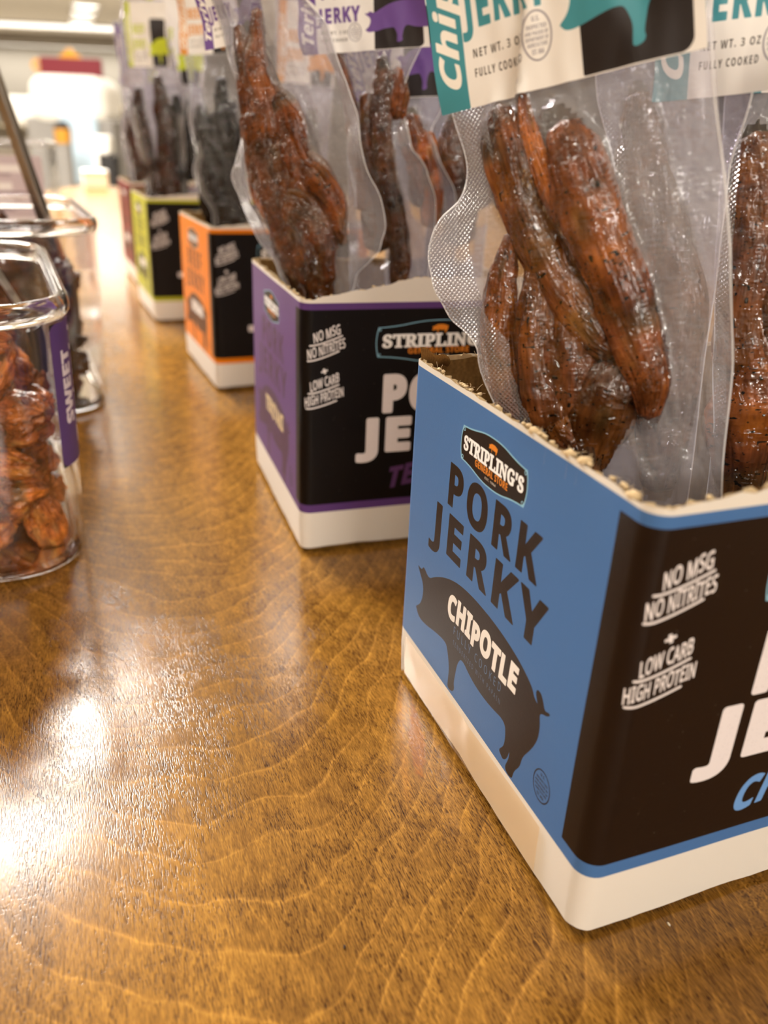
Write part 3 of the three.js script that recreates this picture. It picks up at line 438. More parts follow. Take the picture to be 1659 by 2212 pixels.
// ---------------------------------------------------------------- bags in the blue carton
{
  const [mA, mB, mD, mO] = MEAT.chipotle;
  const crease = table([[140, 60], [165, -1], [170.8, -3.5], [178, -7.1], [185.4, -11.3], [195.5, -13.2], [204.3, -12], [224, -8.4], [270, -2]]);
  bag({
    label: 'peppered jerky bag at the front of the blue carton, label with teal pig', group: 'jerky bags in the blue carton', seed: 3,
    at: [0.0796, 0.006, -0.2014], yaw: -0.5107, tilt: 13, b1: 268, th: 8.2, seal: 0.16, ripple: 2.0,
    left: [[0, -14], [60, -17], [105, -22], [122, -25.5], [130, -28], [137, -31.5], [144.6, -31.5], [153.2, -39], [161.2, -42.2], [171.4, -43.1], [177.8, -40.4], [182.1, -33.4], [186.4, -30.7], [193.1, -29.8], [200.1, -30.9], [215.7, -32.2], [230.7, -33.7], [268, -36]],
    right: [[0, 22], [105.5, 31.7], [135.8, 35], [161.1, 35.6], [196.3, 32.9], [268, 30]],
    fold: (a, b) => 3.2 * sstep(-0.5, 0.5, a - crease(b)[0]) * sstep(150, 172, b),
    labels: [{ a0: -34, a1: 32, b0: 204, b1: 266, map: LAB.teal }],
    strips: [
      { m: mB, z: 1.5, r: 0.7, p: [[-2.4, 196.4, 3.4], [-0.2, 188.8, 5.9], [3.0, 177.5, 6.6], [6.4, 165.0, 6.4], [10.0, 153.3, 6.1], [13.1, 141.4, 5.6], [15.1, 131.8, 4.5], [14.3, 121.5, 1.9]] },
      { m: mO, z: 2.0, r: 0.4, lump: 0.5, p: [[-11.3, 205.2, 1.1], [-10.3, 195.0, 2.1], [-7.2, 183.6, 2.6], [-4.4, 174.3, 2.1], [-3.5, 170.8, 0.9]] },
      { m: mA, z: 0, r: 0.7, p: [[-18.4, 203.8, 1.6], [-17.4, 196.3, 4.9], [-15.7, 186.1, 5.4], [-13.0, 175.5, 5.0], [-9.1, 164.7, 5.3], [-3.8, 153.5, 5.1], [2.1, 143.4, 4.1], [6.6, 138.3, 2.4]] },
      { m: mD, z: -2, r: 0.8, p: [[-22.4, 201.7, 1.2], [-22.9, 195.2, 1.9], [-22.1, 186.1, 1.9], [-20.5, 177.8, 1.7]] },
      { m: mB, z: 0, r: 0.7, p: [[-18.1, 172.8, 1.9], [-21.5, 163.8, 3.0], [-23.7, 154.3, 3.8], [-25.2, 141.8, 4.4], [-24.3, 130.0, 4.7], [-21.8, 119.1, 3.9]] },
      { m: mA, z: 0.6, r: 0.7, p: [[-11.6, 165.0, 2.9], [-12.9, 155.6, 4.9], [-14.0, 144.7, 5.7], [-14.0, 132.1, 6.1], [-13.5, 119.0, 5.2]] },
      { m: mA, z: -0.5, r: 0.7, p: [[-5.3, 154.8, 3.4], [-5.9, 142.9, 5.7], [-7.6, 129.2, 6.0], [-10.4, 116.3, 4.6]] },
      { m: mD, z: 0, r: 0.6, p: [[7.7, 137.0, 3.6], [4.7, 131.1, 7.1], [0.8, 122.5, 7.7], [-2.8, 112.2, 5.8], [-5.3, 105.5, 3.9]] },
      { m: mA, z: 0.5, r: 0.7, p: [[-11.1, 122.9, 5.1], [-5.2, 114.9, 5.6], [-7.5, 104.1, 5.2], [-4, 80, 5], [0, 60, 3]] },
    ],
  });
  bag({
    label: 'clear bag of peppered jerky at the right edge of the photo, behind the front bag', group: 'jerky bags in the blue carton', seed: 8,
    at: [0.0975, 0.006, -0.2420], yaw: -0.3584, tilt: 3, b1: 262, th: 7, seal: 0.07, ripple: 1.6,
    left: [[0, 10], [90, 8], [108.9, 7.2], [129.2, 4.1], [164.3, 0.1], [178.2, -0.9], [200, -2.9], [214.2, -2.1], [262, 4]],
    right: [[0, 50], [262, 66]],
    labels: [{ a0: -2.2, a1: 60, b0: 200, b1: 258, map: LAB.teal }],
    strips: [
      { m: mA, z: 0, p: [[6, 191, 3], [8, 182, 6], [9, 172.6, 7.3], [10, 160, 7], [10.5, 142.7, 7.6], [14, 125, 8]] },
      { m: mD, z: -1, p: [[18, 180, 5], [20, 160, 7], [24, 130, 8], [26, 100, 6]] },
      { m: mB, z: 0.5, p: [[12, 138, 5], [15.8, 116.8, 9.2], [17, 90, 6], [18, 70, 4]] },
      { m: mA, z: 0, p: [[30, 170, 5], [34, 140, 8], [36, 100, 7]] },
    ],
  });
  bag({
    label: 'hazy bag of jerky in the blue carton seen through the front bag', group: 'jerky bags in the blue carton', seed: 12, film: hazyFilmM,
    at: [0.0782, 0.006, -0.2352], yaw: -0.42, tilt: 6, b1: 258, th: 5, seal: 0.12, ripple: 3.5,
    left: [[0, -22], [120, -24], [150, -14], [165, -6], [180, -2], [200, -8], [258, -14]],
    right: [[0, 20], [120, 24], [180, 26], [197, 30], [258, 36]],
    labels: [{ a0: 6, a1: 36, b0: 197, b1: 256, map: LAB.tealRight }],
    strips: [
      { m: mD, z: 0, p: [[2, 200, 3], [4, 185, 6], [8, 165, 6], [8, 140, 7], [6, 110, 6]] },
      { m: mD, z: 1, p: [[12, 170, 4], [16, 150, 6], [15, 120, 7], [14, 90, 5]] },
    ],
  });
}
// ---------------------------------------------------------------- bags in the purple carton
{
  const [mA, mB, mD, mO] = MEAT.teriyaki;
  bag({
    label: 'clear bag with a big glossy slab of jerky at the front of the purple carton', group: 'jerky bags in the purple carton', seed: 21,
    at: [-0.0355, 0.006, -0.4142], yaw: -0.5545, tilt: 12, b1: 272, th: 9.5, seal: 0.10, ripple: 3, rightSeal: true,
    left: [[0, -2], [115, 1], [128, -2], [140.3, -9.5], [161, -16.4], [171, -19.2], [180, -13.5], [187.9, -11.2], [207.7, -7.6], [227.2, -9], [272, -14]],
    right: [[0, 30], [100, 36], [118, 46], [124.8, 56], [128.2, 61.3], [138.4, 66], [150.9, 65.7], [163.6, 62.3], [182.3, 57.7], [194.6, 54.3], [222.8, 48.5], [234.6, 41.2], [272, 34]],
    labels: [{ a0: -20, a1: 13, b0: 228, b1: 268, map: LAB.purple, side: -1 }],
    strips: [
      { m: mA, lump: 0.95, z: 0, p: [[-0.9, 235.2, 2.6], [-0.8, 224.0, 4.3], [0.4, 210.0, 5.7], [1.2, 193.9, 6.6]] },
      { m: mB, lump: 0.95, z: 0.5, p: [[12.3, 238.8, 2.7], [9.3, 227.5, 3.6], [5.9, 214.8, 5.6], [7.9, 198.6, 7.4], [8.4, 182.4, 7.9]] },
      { m: mA, lump: 0.95, z: 0, p: [[1.4, 199.9, 7.0], [0.0, 181.8, 8.0], [1.4, 164.9, 8.1], [6.9, 147.0, 8.6], [12.3, 129.1, 7.6], [16.3, 115.5, 5.6]] },
      { m: mB, lump: 0.95, z: 0.6, p: [[16.0, 203.0, 3.4], [21.0, 190.2, 6.4], [21.4, 176.2, 7.4], [22.5, 161.7, 7.9]] },
      { m: mB, lump: 0.95, z: 0, p: [[20.5, 172.3, 7.4], [32.4, 162.3, 7.3], [38.9, 151.2, 6.0], [40.1, 138.7, 3.9], [40.8, 132.3, 1.7]] },
      { m: mA, lump: 0.95, z: 1.0, p: [[11.9, 159.1, 8.0], [21.4, 149.4, 9.3], [27.5, 138.1, 9.3], [28.2, 127.3, 6.2], [27.1, 114.4, 5.0]] },
      { m: mD, lump: 0.95, z: 0.4, p: [[4.4, 147.5, 5.5], [7.0, 132.0, 5.6], [10.5, 118.4, 5.2], [13, 106.8, 5.0]] },
      { m: mD, lump: 0.95, z: 0, p: [[26.7, 133.9, 7.6], [23.8, 119.1, 7.7], [21.1, 106.0, 6.9]] },
      { m: mA, lump: 0.95, z: 0.2, p: [[8, 182, 7], [14, 172, 8], [17, 160, 8], [16, 140, 7]] },
      { m: mA, z: -1.4, r: 0.26, lump: 0.6, p: [[6, 222, 5], [7, 205, 9], [9, 188, 13], [12, 170, 16], [19, 154, 19], [20, 138, 15], [18, 118, 10]] },
      { m: mD, z: 0.3, r: 0.5, lump: 0.8, p: [[2, 176, 6], [9, 168, 8], [16, 166, 7], [24, 170, 4]] },
      { m: mO, z: 0.8, lump: 0.6, p: [[-8, 172, 2], [-5, 160, 3.6], [0, 150, 3]] },
    ],
  });
  bag({
    label: 'second bag of jerky in the purple carton, wavy clear edge and black label panel', group: 'jerky bags in the purple carton', seed: 27,
    at: [-0.0103, 0.006, -0.4454], yaw: -0.3838, tilt: 4, b1: 268, th: 6, seal: 0.12, ripple: 3.5, rightSeal: true,
    left: [[0, -8], [130, -6], [191, -2], [204.8, -6], [224.9, -15], [268, -20]],
    right: [[0, 30], [120, 38], [145.3, 41.5], [157.6, 42.4], [170.8, 38.6], [180.7, 29.1], [193.4, 24.7], [205.9, 25.5], [229, 36.6], [268, 40]],
    labels: [{ a0: -26, a1: 38, b0: 222, b1: 266, map: LAB.purple }],
    strips: [
      { m: mA, lump: 0.95, z: 0, p: [[-13.0, 232.5, 2.2], [-8.2, 220.1, 2.7], [-4.2, 204.1, 2.7], [0, 180, 4], [4, 150, 5]] },
      { m: mD, lump: 0.95, z: 0, p: [[14.6, 220, 2.3], [15.1, 208.0, 4.5], [13.2, 190.0, 5.5], [15.1, 167.8, 5.4], [19.7, 147.5, 5], [21.9, 127.3, 5], [21.7, 113.4, 4.2]] },
      { m: mB, lump: 0.95, z: -1, p: [[21.9, 215, 2.2], [22.2, 203.7, 5], [20.1, 191.8, 4.4]] },
      { m: mD, lump: 0.95, z: -1.5, p: [[5, 205, 3], [6, 185, 5], [8, 160, 6], [10, 130, 6]] },
    ],
  });
  bag({
    label: 'third bag of jerky in the purple carton, mostly hidden by the second', group: 'jerky bags in the purple carton', seed: 33, film: hazyFilmM,
    at: [0.0095, 0.006, -0.4735], yaw: -0.326, tilt: 4, b1: 266, th: 5, seal: 0.12, ripple: 3, rightSeal: true,
    left: [[0, -10], [195, -6], [206, -4], [266, -2]],
    right: [[0, 26], [140, 33], [158.8, 32.7], [178, 23.8], [188.4, 19.1], [201.6, 25.2], [266, 34]],
    labels: [{ a0: -28, a1: 28, b0: 204, b1: 258, map: LAB.purple }],
    strips: [
      { m: mB, lump: 0.95, z: 0, p: [[8.9, 197, 3.3], [8.8, 186.9, 6], [12.5, 173.5, 5.5], [14, 150, 6]] },
      { m: mO, z: 0.5, p: [[15.1, 188, 3.8], [17.5, 177.9, 5], [18.8, 162.1, 5], [20, 140, 5]] },
    ],
  });
  bag({
    label: 'rearmost bag of jerky in the purple carton, dark meat beside the teal strip', group: 'jerky bags in the purple carton', seed: 37, film: hazyFilmM,
    at: [0.0330, 0.006, -0.4885], yaw: -0.30, tilt: 2, b1: 250, th: 5, seal: 0.1, ripple: 3,
    left: [[0, -16], [170, -12], [185, -16], [250, -20]], right: [[0, 19], [250, 24]],
    strips: [{ m: mD, lump: 0.95, z: 0, p: [[2, 196, 4], [0, 180, 8], [4, 160, 9], [6, 130, 8]] }, { m: mD, lump: 0.95, z: 0, p: [[14, 200, 4], [14, 180, 8], [16, 150, 8]] }],
  });
}
// ---------------------------------------------------------------- bags in the orange, green and red cartons
{
  const [mK, mL] = MEAT.black, [mW, mX] = MEAT.brown;
  bag({
    label: 'clear bag of black jerky sticks at the front of the orange carton', group: 'jerky bags in the orange carton', seed: 41, film: crispFilmM, nv: 70, nu: 36,
    at: [-0.137, 0.006, -0.7073], yaw: 0.0017, tilt: 4, b1: 285, th: 8, seal: 0.16, ripple: 3.5, rightSeal: true,
    left: [[0, -6], [110, -4], [124.8, -3], [144.9, -13.1], [154.9, -14.9], [167.3, -10.4], [179.7, -14.4], [191.8, -15.7], [211.5, -10.4], [235.8, -12], [285, -15]],
    right: [[0, 28], [137, 25.9], [162.3, 25], [218.2, 29], [285, 26.7]],
    labels: [{ a0: -14, a1: 26, b0: 236, b1: 282, map: LAB.orange }],
    strips: [
      { m: mK, z: 0, p: [[14.3, 221, 2.8], [11.0, 195.3, 5.7], [10.5, 171.4, 7.3], [10.6, 144.3, 8.1], [9.2, 119.9, 7.5], [9, 90, 6]] },
      { m: mK, z: 0, p: [[-5.6, 203, 2.9], [-4.3, 181.7, 7.2], [-4.5, 161.7, 8.8], [-5.0, 137.8, 8.2], [-2.1, 115, 7.5], [0, 90, 6]] },
      { m: mL, z: 1, p: [[4.8, 197.7, 2.9], [4.0, 171.5, 5.1], [2.5, 144.5, 6.6], [3, 110, 6]] },
      { m: mL, z: -1, p: [[20, 205, 2.9], [19, 180, 5.1], [18, 150, 5.6], [17, 110, 6]] },
    ],
  });
  bag({
    label: 'silvery folded bag leaning at the right of the orange carton', group: 'jerky bags in the orange carton', seed: 44, film: hazyFilmM, nv: 70, nu: 36,
    at: [-0.0920, 0.006, -0.7210], yaw: 0.05, tilt: -3, b1: 280, th: 6, seal: 0.16, ripple: 4,
    left: [[0, -14], [120, -12], [140, -20], [160, -17], [280, -20]], right: [[0, 22], [280, 26]],
    labels: [{ a0: -18, a1: 26, b0: 220, b1: 275, map: LAB.orange }],
    strips: [{ m: mK, z: 0, p: [[-4, 210, 3], [-6, 180, 7], [-4, 140, 8], [-2, 100, 7]] }, { m: mL, z: 0, p: [[10, 205, 3], [10, 180, 7], [8, 140, 8], [8, 100, 7]] }],
  });
  bag({
    label: 'grey hazy bag of dark jerky standing in the lime green carton', group: 'jerky bags in the green carton', seed: 51, film: hazyFilmM, nv: 70, nu: 36,
    at: [-0.256, 0.006, -0.9602], yaw: -0.0044, tilt: 2, b1: 300, th: 8, seal: 0.16, ripple: 4, rightSeal: true,
    left: [[0, -12], [126.7, -14.1], [145.3, -13.5], [177, -18.4], [203.4, -25], [224.9, -28.7], [300, -20]],
    right: [[0, 28], [127.1, 29.8], [172.9, 33], [216.8, 36.1], [250.5, 28.3], [300, 21.4]],
    labels: [{ a0: -18, a1: 24, b0: 240, b1: 298, map: LAB.lime }],
    strips: [
      { m: mW, z: 0, p: [[-10.8, 222, 3.8], [-13.3, 199.1, 5.8], [-10.5, 172.6, 6.9], [-5.5, 136.1, 8.0], [-4, 100, 7]] },
      { m: mW, z: 0, p: [[9.6, 233, 3.8], [12.5, 203.6, 7.7], [14.3, 172.7, 8.8], [14.6, 136.3, 10.0], [14, 100, 8]] },
      { m: mK, z: -1, p: [[26, 215, 3], [26, 190, 6], [25, 150, 7], [24, 110, 6]] },
    ],
  });
  bag({
    label: 'pale lime labelled bag at the back of the lime green carton', group: 'jerky bags in the green carton', seed: 54, film: hazyFilmM, nv: 60, nu: 30,
    at: [-0.2480, 0.006, -0.9920], yaw: -0.05, tilt: -2, b1: 310, th: 7, seal: 0.14, ripple: 4,
    left: [[0, -30], [200, -36], [310, -34]], right: [[0, 26], [310, 28]],
    labels: [{ a0: -32, a1: 26, b0: 226, b1: 306, map: LAB.lime }],
    strips: [{ m: mW, z: 0, p: [[-18, 215, 4], [-18, 180, 8], [-16, 130, 8]] }, { m: mK, z: 0, p: [[6, 215, 4], [8, 180, 8], [8, 130, 8]] }],
  });
  bag({
    label: 'bag of dark brown jerky standing in the dark red carton', group: 'jerky bags in the red carton', seed: 61, film: hazyFilmM, nv: 60, nu: 30,
    at: [-0.3250, 0.006, -1.1720], yaw: 0.1, tilt: 1, b1: 300, th: 7, seal: 0.14, ripple: 4,
    left: [[0, -26], [130, -28], [170, -34], [210, -26], [300, -30]], right: [[0, 26], [300, 30]],
    labels: [{ a0: -28, a1: 26, b0: 232, b1: 296, map: LAB.purple }],
    strips: [{ m: mX, z: 0, p: [[-16, 215, 4], [-18, 180, 8], [-16, 130, 8], [-15, 90, 7]] }, { m: mW, z: 0, p: [[6, 215, 4], [4, 180, 8], [6, 130, 8]] }],
  });
}

// ---------------------------------------------------------------- jars
const JY = 0.43, JR = V(Math.cos(JY), 0, -Math.sin(JY)), JL = V(-Math.sin(JY), 0, -Math.cos(JY)); // to the right, and away
const jarP = (lat, along, y) => V(0, y, 0).addScaledVector(JR, lat).addScaledVector(JL, along);
const clearM = phys({ color: 0xfdfdfd, roughness: 0.04, transmission: 1, thickness: 0, ior: 1.49, side: THREE.DoubleSide });
const solidM = phys({ color: 0xffffff, roughness: 0.05, transmission: 1, thickness: 0.004, ior: 1.49 });
const stripUv = (g) => { g = g.index ? g.toNonIndexed() : g; g.deleteAttribute('uv'); return g; };
const rimM = phys({ color: 0xf4f4f4, roughness: 0.10, transmission: 0.86, thickness: 0, ior: 1.55, side: THREE.DoubleSide });
function loopPts(w, d, r, per = 10) { const { pts } = roundRectLoop(w, d, r, per); return pts; } // near-left origin, x right, z back negative
function shellGeo(w, d, r, rows) { // rows [inset, y]
  const pts = loopPts(w, d, r), n = pts.length, P = [], I = [];
  for (const [ins, y] of rows) for (const q of pts) P.push(q[0] - q[2] * ins, y, q[1] - q[3] * ins);
  for (let j = 0; j < rows.length - 1; j++) for (let i = 0; i < n; i++) { const i2 = (i + 1) % n, a = j * n + i, b = j * n + i2, c = a + n, e = b + n; I.push(a, b, e, a, e, c); }
  const g = new THREE.BufferGeometry(); g.setAttribute('position', new THREE.Float32BufferAttribute(P, 3)); g.setIndex(I); g.computeVertexNormals(); return g;
}
function plateGeo(w, d, r, y, ins) { const pts = loopPts(w, d, r); const s = new THREE.Shape(pts.map((q) => new THREE.Vector2(q[0] - q[2] * ins, q[1] - q[3] * ins))); const g = new THREE.ShapeGeometry(s); g.rotateX(Math.PI / 2); const p = g.attributes.position; for (let i = 0; i < p.count; i++) p.setXYZ(i, p.getX(i), y, p.getZ(i)); g.computeVertexNormals(); return g; }
function jar(label, latR, alongF, w, d, h, sticker) {
  const t = thing('acrylic_jar', label, 'jar'); const o = jarP(latR - w, alongF, 0); t.position.copy(o); t.rotation.y = JY;
  const r = 0.032;
  mesh('outer_wall', shellGeo(w, d, r, [[0.006, 0.0006], [0.002, 0.002], [0.0003, 0.006], [0, 0.014], [-0.002, h - 0.008]]), clearM, t);
  mesh('inner_wall', shellGeo(w, d, r, [[0.009, 0.0055], [0.004, 0.008], [0.0030, 0.013], [0.0008, h - 0.008]]), clearM, t);
  const bead = []; for (let k = 0; k <= 12; k++) { const a = -Math.PI / 2 + k / 12 * Math.PI * 2; bead.push([-0.0008 - Math.cos(a) * 0.0034, h - 0.0052 + Math.sin(a) * 0.0052]); }
  mesh('rim', shellGeo(w, d, r, bead), solidM, t);
  mesh('base', mergeGeometries([shellGeo(w, d, r, [[0.0065, 0.0007], [0.0035, 0.0016], [0.003, 0.003], [0.0035, 0.0046], [0.0065, 0.0056]]).toNonIndexed(), stripUv(plateGeo(w, d, r, 0.0007, 0.0065)), stripUv(plateGeo(w, d, r, 0.0056, 0.0065))]), solidM, t);
  if (sticker) { // on the outside of the right wall
    const [r0, r1, y0, y1, map] = sticker, P = loopPts(w, d, r); const arc0 = (d - 2 * r) + Math.PI * r / 2 + (w - 2 * r);
    const at = (run) => { let k = 0; while (k < P.length - 2 && P[k + 1][4] < run) k++; const A = P[k], B = P[k + 1], f = clamp((run - A[4]) / Math.max(1e-9, B[4] - A[4])); return [0, 1, 2, 3].map((i) => lerp(A[i], B[i], f)); };
    const g = gridGeo(40, 8, (u, v) => { const q = at(arc0 + lerp(r0, r1, u)), y = lerp(y0, y1, v), e = 0.0005 + 0.002 * (y - 0.014) / (h - 0.022); return [q[0] + q[2] * e, y, q[1] + q[3] * e, u, v]; });
    mesh('sticker', g, std({ map, roughness: 0.6, side: THREE.DoubleSide }), t);
  }
  return t;
}
const stickTex = canvasTex(512, 512, (c, W, H) => { c.fillStyle = '#5a3f7e'; c.beginPath(); c.roundRect(0, 0, W, H, 30); c.fill(); c.save(); c.translate(W * 0.115, H * 0.45); c.rotate(-Math.PI / 2); fit(c, 'SWEET', 0, 0, W * 0.52, H * 0.085, '#f2ecf4', { weight: 6, round: true }); c.restore(); c.save(); c.translate(W * 0.26, H * 0.5); c.rotate(-Math.PI / 2); fit(c, 'Teriyaki', 0, 0, W * 0.85, H * 0.12, '#f2ecf4', { font: 'italic bold 100px sans-serif', weight: 3, round: true }); c.restore(); });
jar('clear rounded-square jar of reddish jerky chunks at the left edge with purple sticker', 0.0195, 0.362, 0.17, 0.205, 0.125, [0.027, 0.115, 0.050, 0.114, stickTex]);
jar('clear rounded-square jar of dark jerky behind the front jar', 0.0585, 0.606, 0.17, 0.205, 0.133, null);
const paleTex = canvasTex(512, 512, (c, W, H) => { c.fillStyle = '#cdbfc6'; c.fillRect(0, 0, W, H); c.fillStyle = '#f2eeee'; for (let k = 0; k < 6; k++) c.fillRect(30, 40 + k * 78, W - 60 - (k % 3) * 60, 34); c.fillStyle = '#8e7a88'; for (let k = 0; k < 6; k++) c.fillRect(30, 80 + k * 78, W - 120 + (k % 2) * 50, 8); });
{
  const t = thing('acrylic_bin', 'pale clear bin with lined paper label beyond the second jar', 'bin'); t.position.copy(jarP(-0.14, 0.93, 0)); t.rotation.y = JY;
  mesh('outer_wall', shellGeo(0.2, 0.16, 0.012, [[0.002, 0.0006], [0, 0.006], [0, 0.17]]), clearM, t);
  mesh('base', plateGeo(0.2, 0.16, 0.012, 0.0008, 0.002), clearM, t);
  mesh('paper_label', gridGeo(4, 4, (u, v) => [0.02 + u * 0.165, 0.055 + v * 0.105, 0.0006, u, v]), std({ map: paleTex, roughness: 0.8, side: THREE.DoubleSide }), t);
  mesh('rim', shellGeo(0.2, 0.16, 0.012, [[0.001, 0.168], [-0.002, 0.169], [-0.002, 0.172], [0.003, 0.172], [0.003, 0.168]]), rimM, t);
}
// chunks of jerky
function chunkGeo(seed) {
  const g = new THREE.IcosahedronGeometry(1, 12), P = g.attributes.position, U = []; const R = rng(seed), sx = 0.65 + R() * 0.3, sy = 0.6 + R() * 0.3, sz = 1.05 + R() * 0.35;
  for (let i = 0; i < P.count; i++) { const x = P.getX(i), y = P.getY(i), z = P.getZ(i), f = 0.62 + 0.95 * (fbm3(x * 1.5 + seed, y * 1.5, z * 1.1, seed, 3) - 0.1) * 0.75 - 0.4 * Math.abs(n3(x * 2.6, y * 2.6, z * 1.6, seed + 4) - 0.5) - 0.12 * Math.abs(n3(x * 7, y * 7, z * 4, seed + 8) - 0.5); U.push(Math.atan2(y, x) / 6.283 * 1.0 + seed * 0.17, z * 0.25 + seed * 0.23); P.setXYZ(i, x * f * sx, y * f * sy, z * f * sz); }
  let far = 0; for (let i = 0; i < P.count; i++) far = Math.max(far, Math.hypot(P.getX(i), P.getY(i), P.getZ(i))); for (let i = 0; i < P.count; i++) P.setXYZ(i, P.getX(i) / far * 1.06, P.getY(i) / far * 1.06, P.getZ(i) / far * 1.06);
  g.setAttribute('uv', new THREE.Float32BufferAttribute(U, 2)); g.computeVertexNormals();
  // smooth normals over the duplicated corners
  const N = g.attributes.normal, m = new Map(), key = (i) => `${Math.round(P.getX(i) * 1e4)},${Math.round(P.getY(i) * 1e4)},${Math.round(P.getZ(i) * 1e4)}`; for (let i = 0; i < P.count; i++) { const k = key(i), v = m.get(k) || V(0, 0, 0); v.add(V(N.getX(i), N.getY(i), N.getZ(i))); m.set(k, v); } for (let i = 0; i < P.count; i++) { const v = m.get(key(i)).clone().normalize(); N.setXYZ(i, v.x, v.y, v.z); }
  return g;
}
const CH = [1, 2, 3, 4, 5, 6].map((k) => chunkGeo(k * 7 + 2));
function fillJar(latR, alongF, depth, rad, heightAt, latMin, mats, label, group, seed, max) {
  const R = rng(seed), done = []; let tries = 0;
  while (done.length < max && tries < 60000) {
    tries++; const r = rad * (0.8 + 0.45 * R()), lat = lerp(latMin, latR - r * 0.95 - 0.004, R()), al = lerp(alongF + r + 0.004, alongF + depth - r, R()); let y = 0.0075 + r * 0.82;
    // keep off the rounded corner
    const cx = latR - 0.032, cz = alongF + 0.032; if (lat > cx && al < cz && Math.hypot(lat - cx, al - cz) > 0.032 - r * 0.9 - 0.003) continue;
    let hit = true, guard = 0; while (hit && guard++ < 80) { hit = false; for (const q of done) { const dd = Math.hypot(lat - q[0], al - q[1]), s = (r + q[3]) * 0.66; if (dd < s && Math.abs(y - q[2]) < Math.sqrt(s * s - dd * dd)) { y = q[2] + Math.sqrt(s * s - dd * dd) + 1e-5; hit = true; } } }
    if (y + r * 0.8 > heightAt(lat, al)) continue; done.push([lat, al, y, r]);
  }
  done.forEach(([lat, al, y, r], i) => { const m = mesh('jerky_chunk', CH[Math.floor(R() * CH.length)], mats[Math.floor(R() * mats.length)]); m.position.copy(jarP(lat, al, y)); m.scale.setScalar(r); m.rotation.set(R() * 6, R() * 6, R() * 6); tag(m, label, 'jerky', group); });
}
fillJar(0.0195, 0.362, 0.125, 0.0160, (lat) => lerp(0.132, 0.058, sstep(-0.022, 0.014, lat)), -0.055, MEAT.chunk, 'reddish brown jerky chunk piled in the front jar', 'jerky chunks in the front jar', 5, 150);
fillJar(0.0585, 0.606, 0.12, 0.014, (lat) => lerp(0.132, 0.085, sstep(0.015, 0.05, lat)), -0.035, MEAT.chunkDark, 'dark jerky chunk piled in the second jar', 'jerky chunks in the second jar', 9, 90);

// ---------------------------------------------------------------- tongs
const steelM = std({ color: lin(0.34, 0.31, 0.28), metalness: 1, roughness: 0.28 });
const gripM = std({ color: lin(0.035, 0.038, 0.04), roughness: 0.55 });
function bar(pts, w, th, n = 24) { // flat bar through points, wide across view
  const cv = new THREE.CatmullRomCurve3(pts.map((p) => V(...p))); const sh = new THREE.Shape(); const r = th * 0.45; sh.moveTo(-w / 2 + r, -th / 2); sh.lineTo(w / 2 - r, -th / 2); sh.quadraticCurveTo(w / 2, -th / 2, w / 2, 0); sh.quadraticCurveTo(w / 2, th / 2, w / 2 - r, th / 2); sh.lineTo(-w / 2 + r, th / 2); sh.quadraticCurveTo(-w / 2, th / 2, -w / 2, 0); sh.quadraticCurveTo(-w / 2, -th / 2, -w / 2 + r, -th / 2);
  return new THREE.ExtrudeGeometry(sh, { steps: n, extrudePath: cv, bevelEnabled: false, curveSegments: 4 });
}
{
  const t = thing('serving_tongs', 'steel tongs with dark tips standing in the second jar', 'tongs');
  mesh('arm', bar([[-0.2780, 0.2700, -0.600], [-0.2640, 0.2124, -0.605], [-0.2541, 0.1652, -0.6096], [-0.2400, 0.0980, -0.6165]], 0.009, 0.003), steelM, t);
  mesh('arm', bar([[-0.2780, 0.2700, -0.600], [-0.2690, 0.2124, -0.613], [-0.2620, 0.1652, -0.622], [-0.2510, 0.0980, -0.634]], 0.009, 0.003), steelM, t);
  mesh('tip', bar([[-0.2400, 0.1000, -0.6165], [-0.2370, 0.0860, -0.6174], [-0.2365, 0.0640, -0.6174], [-0.2370, 0.0420, -0.617]], 0.013, 0.005), gripM, t);
  mesh('tip', bar([[-0.2510, 0.1000, -0.634], [-0.2490, 0.0860, -0.636], [-0.2480, 0.0640, -0.636], [-0.2470, 0.0440, -0.635]], 0.013, 0.005), gripM, t);
}
{
  const t = thing('serving_tongs', 'steel tongs with a dark paddle tip standing in the front jar', 'tongs');
  mesh('arm', bar([[-0.2120, 0.1830, -0.3880], [-0.1960, 0.1480, -0.3950], [-0.1862, 0.1231, -0.3987], [-0.1751, 0.0981, -0.4037]], 0.007, 0.002), steelM, t);
  mesh('tip', bar([[-0.1755, 0.0990, -0.4037], [-0.1745, 0.0930, -0.4042], [-0.1745, 0.0860, -0.4042], [-0.1750, 0.0760, -0.4038]], 0.012, 0.004), gripM, t);
}
// ---------------------------------------------------------------- small things on the counter
{
  const g = new THREE.IcosahedronGeometry(0.0006, 1), P = g.attributes.position; for (let i = 0; i < P.count; i++) P.setXYZ(i, P.getX(i) * 0.5, P.getY(i) * 0.45 + 0.0003, P.getZ(i) * 1.1); g.computeVertexNormals();
  const m = mesh('crumb', g, std({ color: 0xe9dfc8, roughness: 0.8 })); m.position.set(0.0824, 0, -0.1604); m.rotation.y = 0.4; tag(m, 'tiny pale crumb on the wood in front of the blue carton', 'crumb');
  const d = mesh('crumb', g, std({ color: 0x2a1a10, roughness: 0.8 })); d.position.set(-0.0050, 0, -0.1489); tag(d, 'tiny dark speck on the open wood left of the blue carton', 'crumb');
}
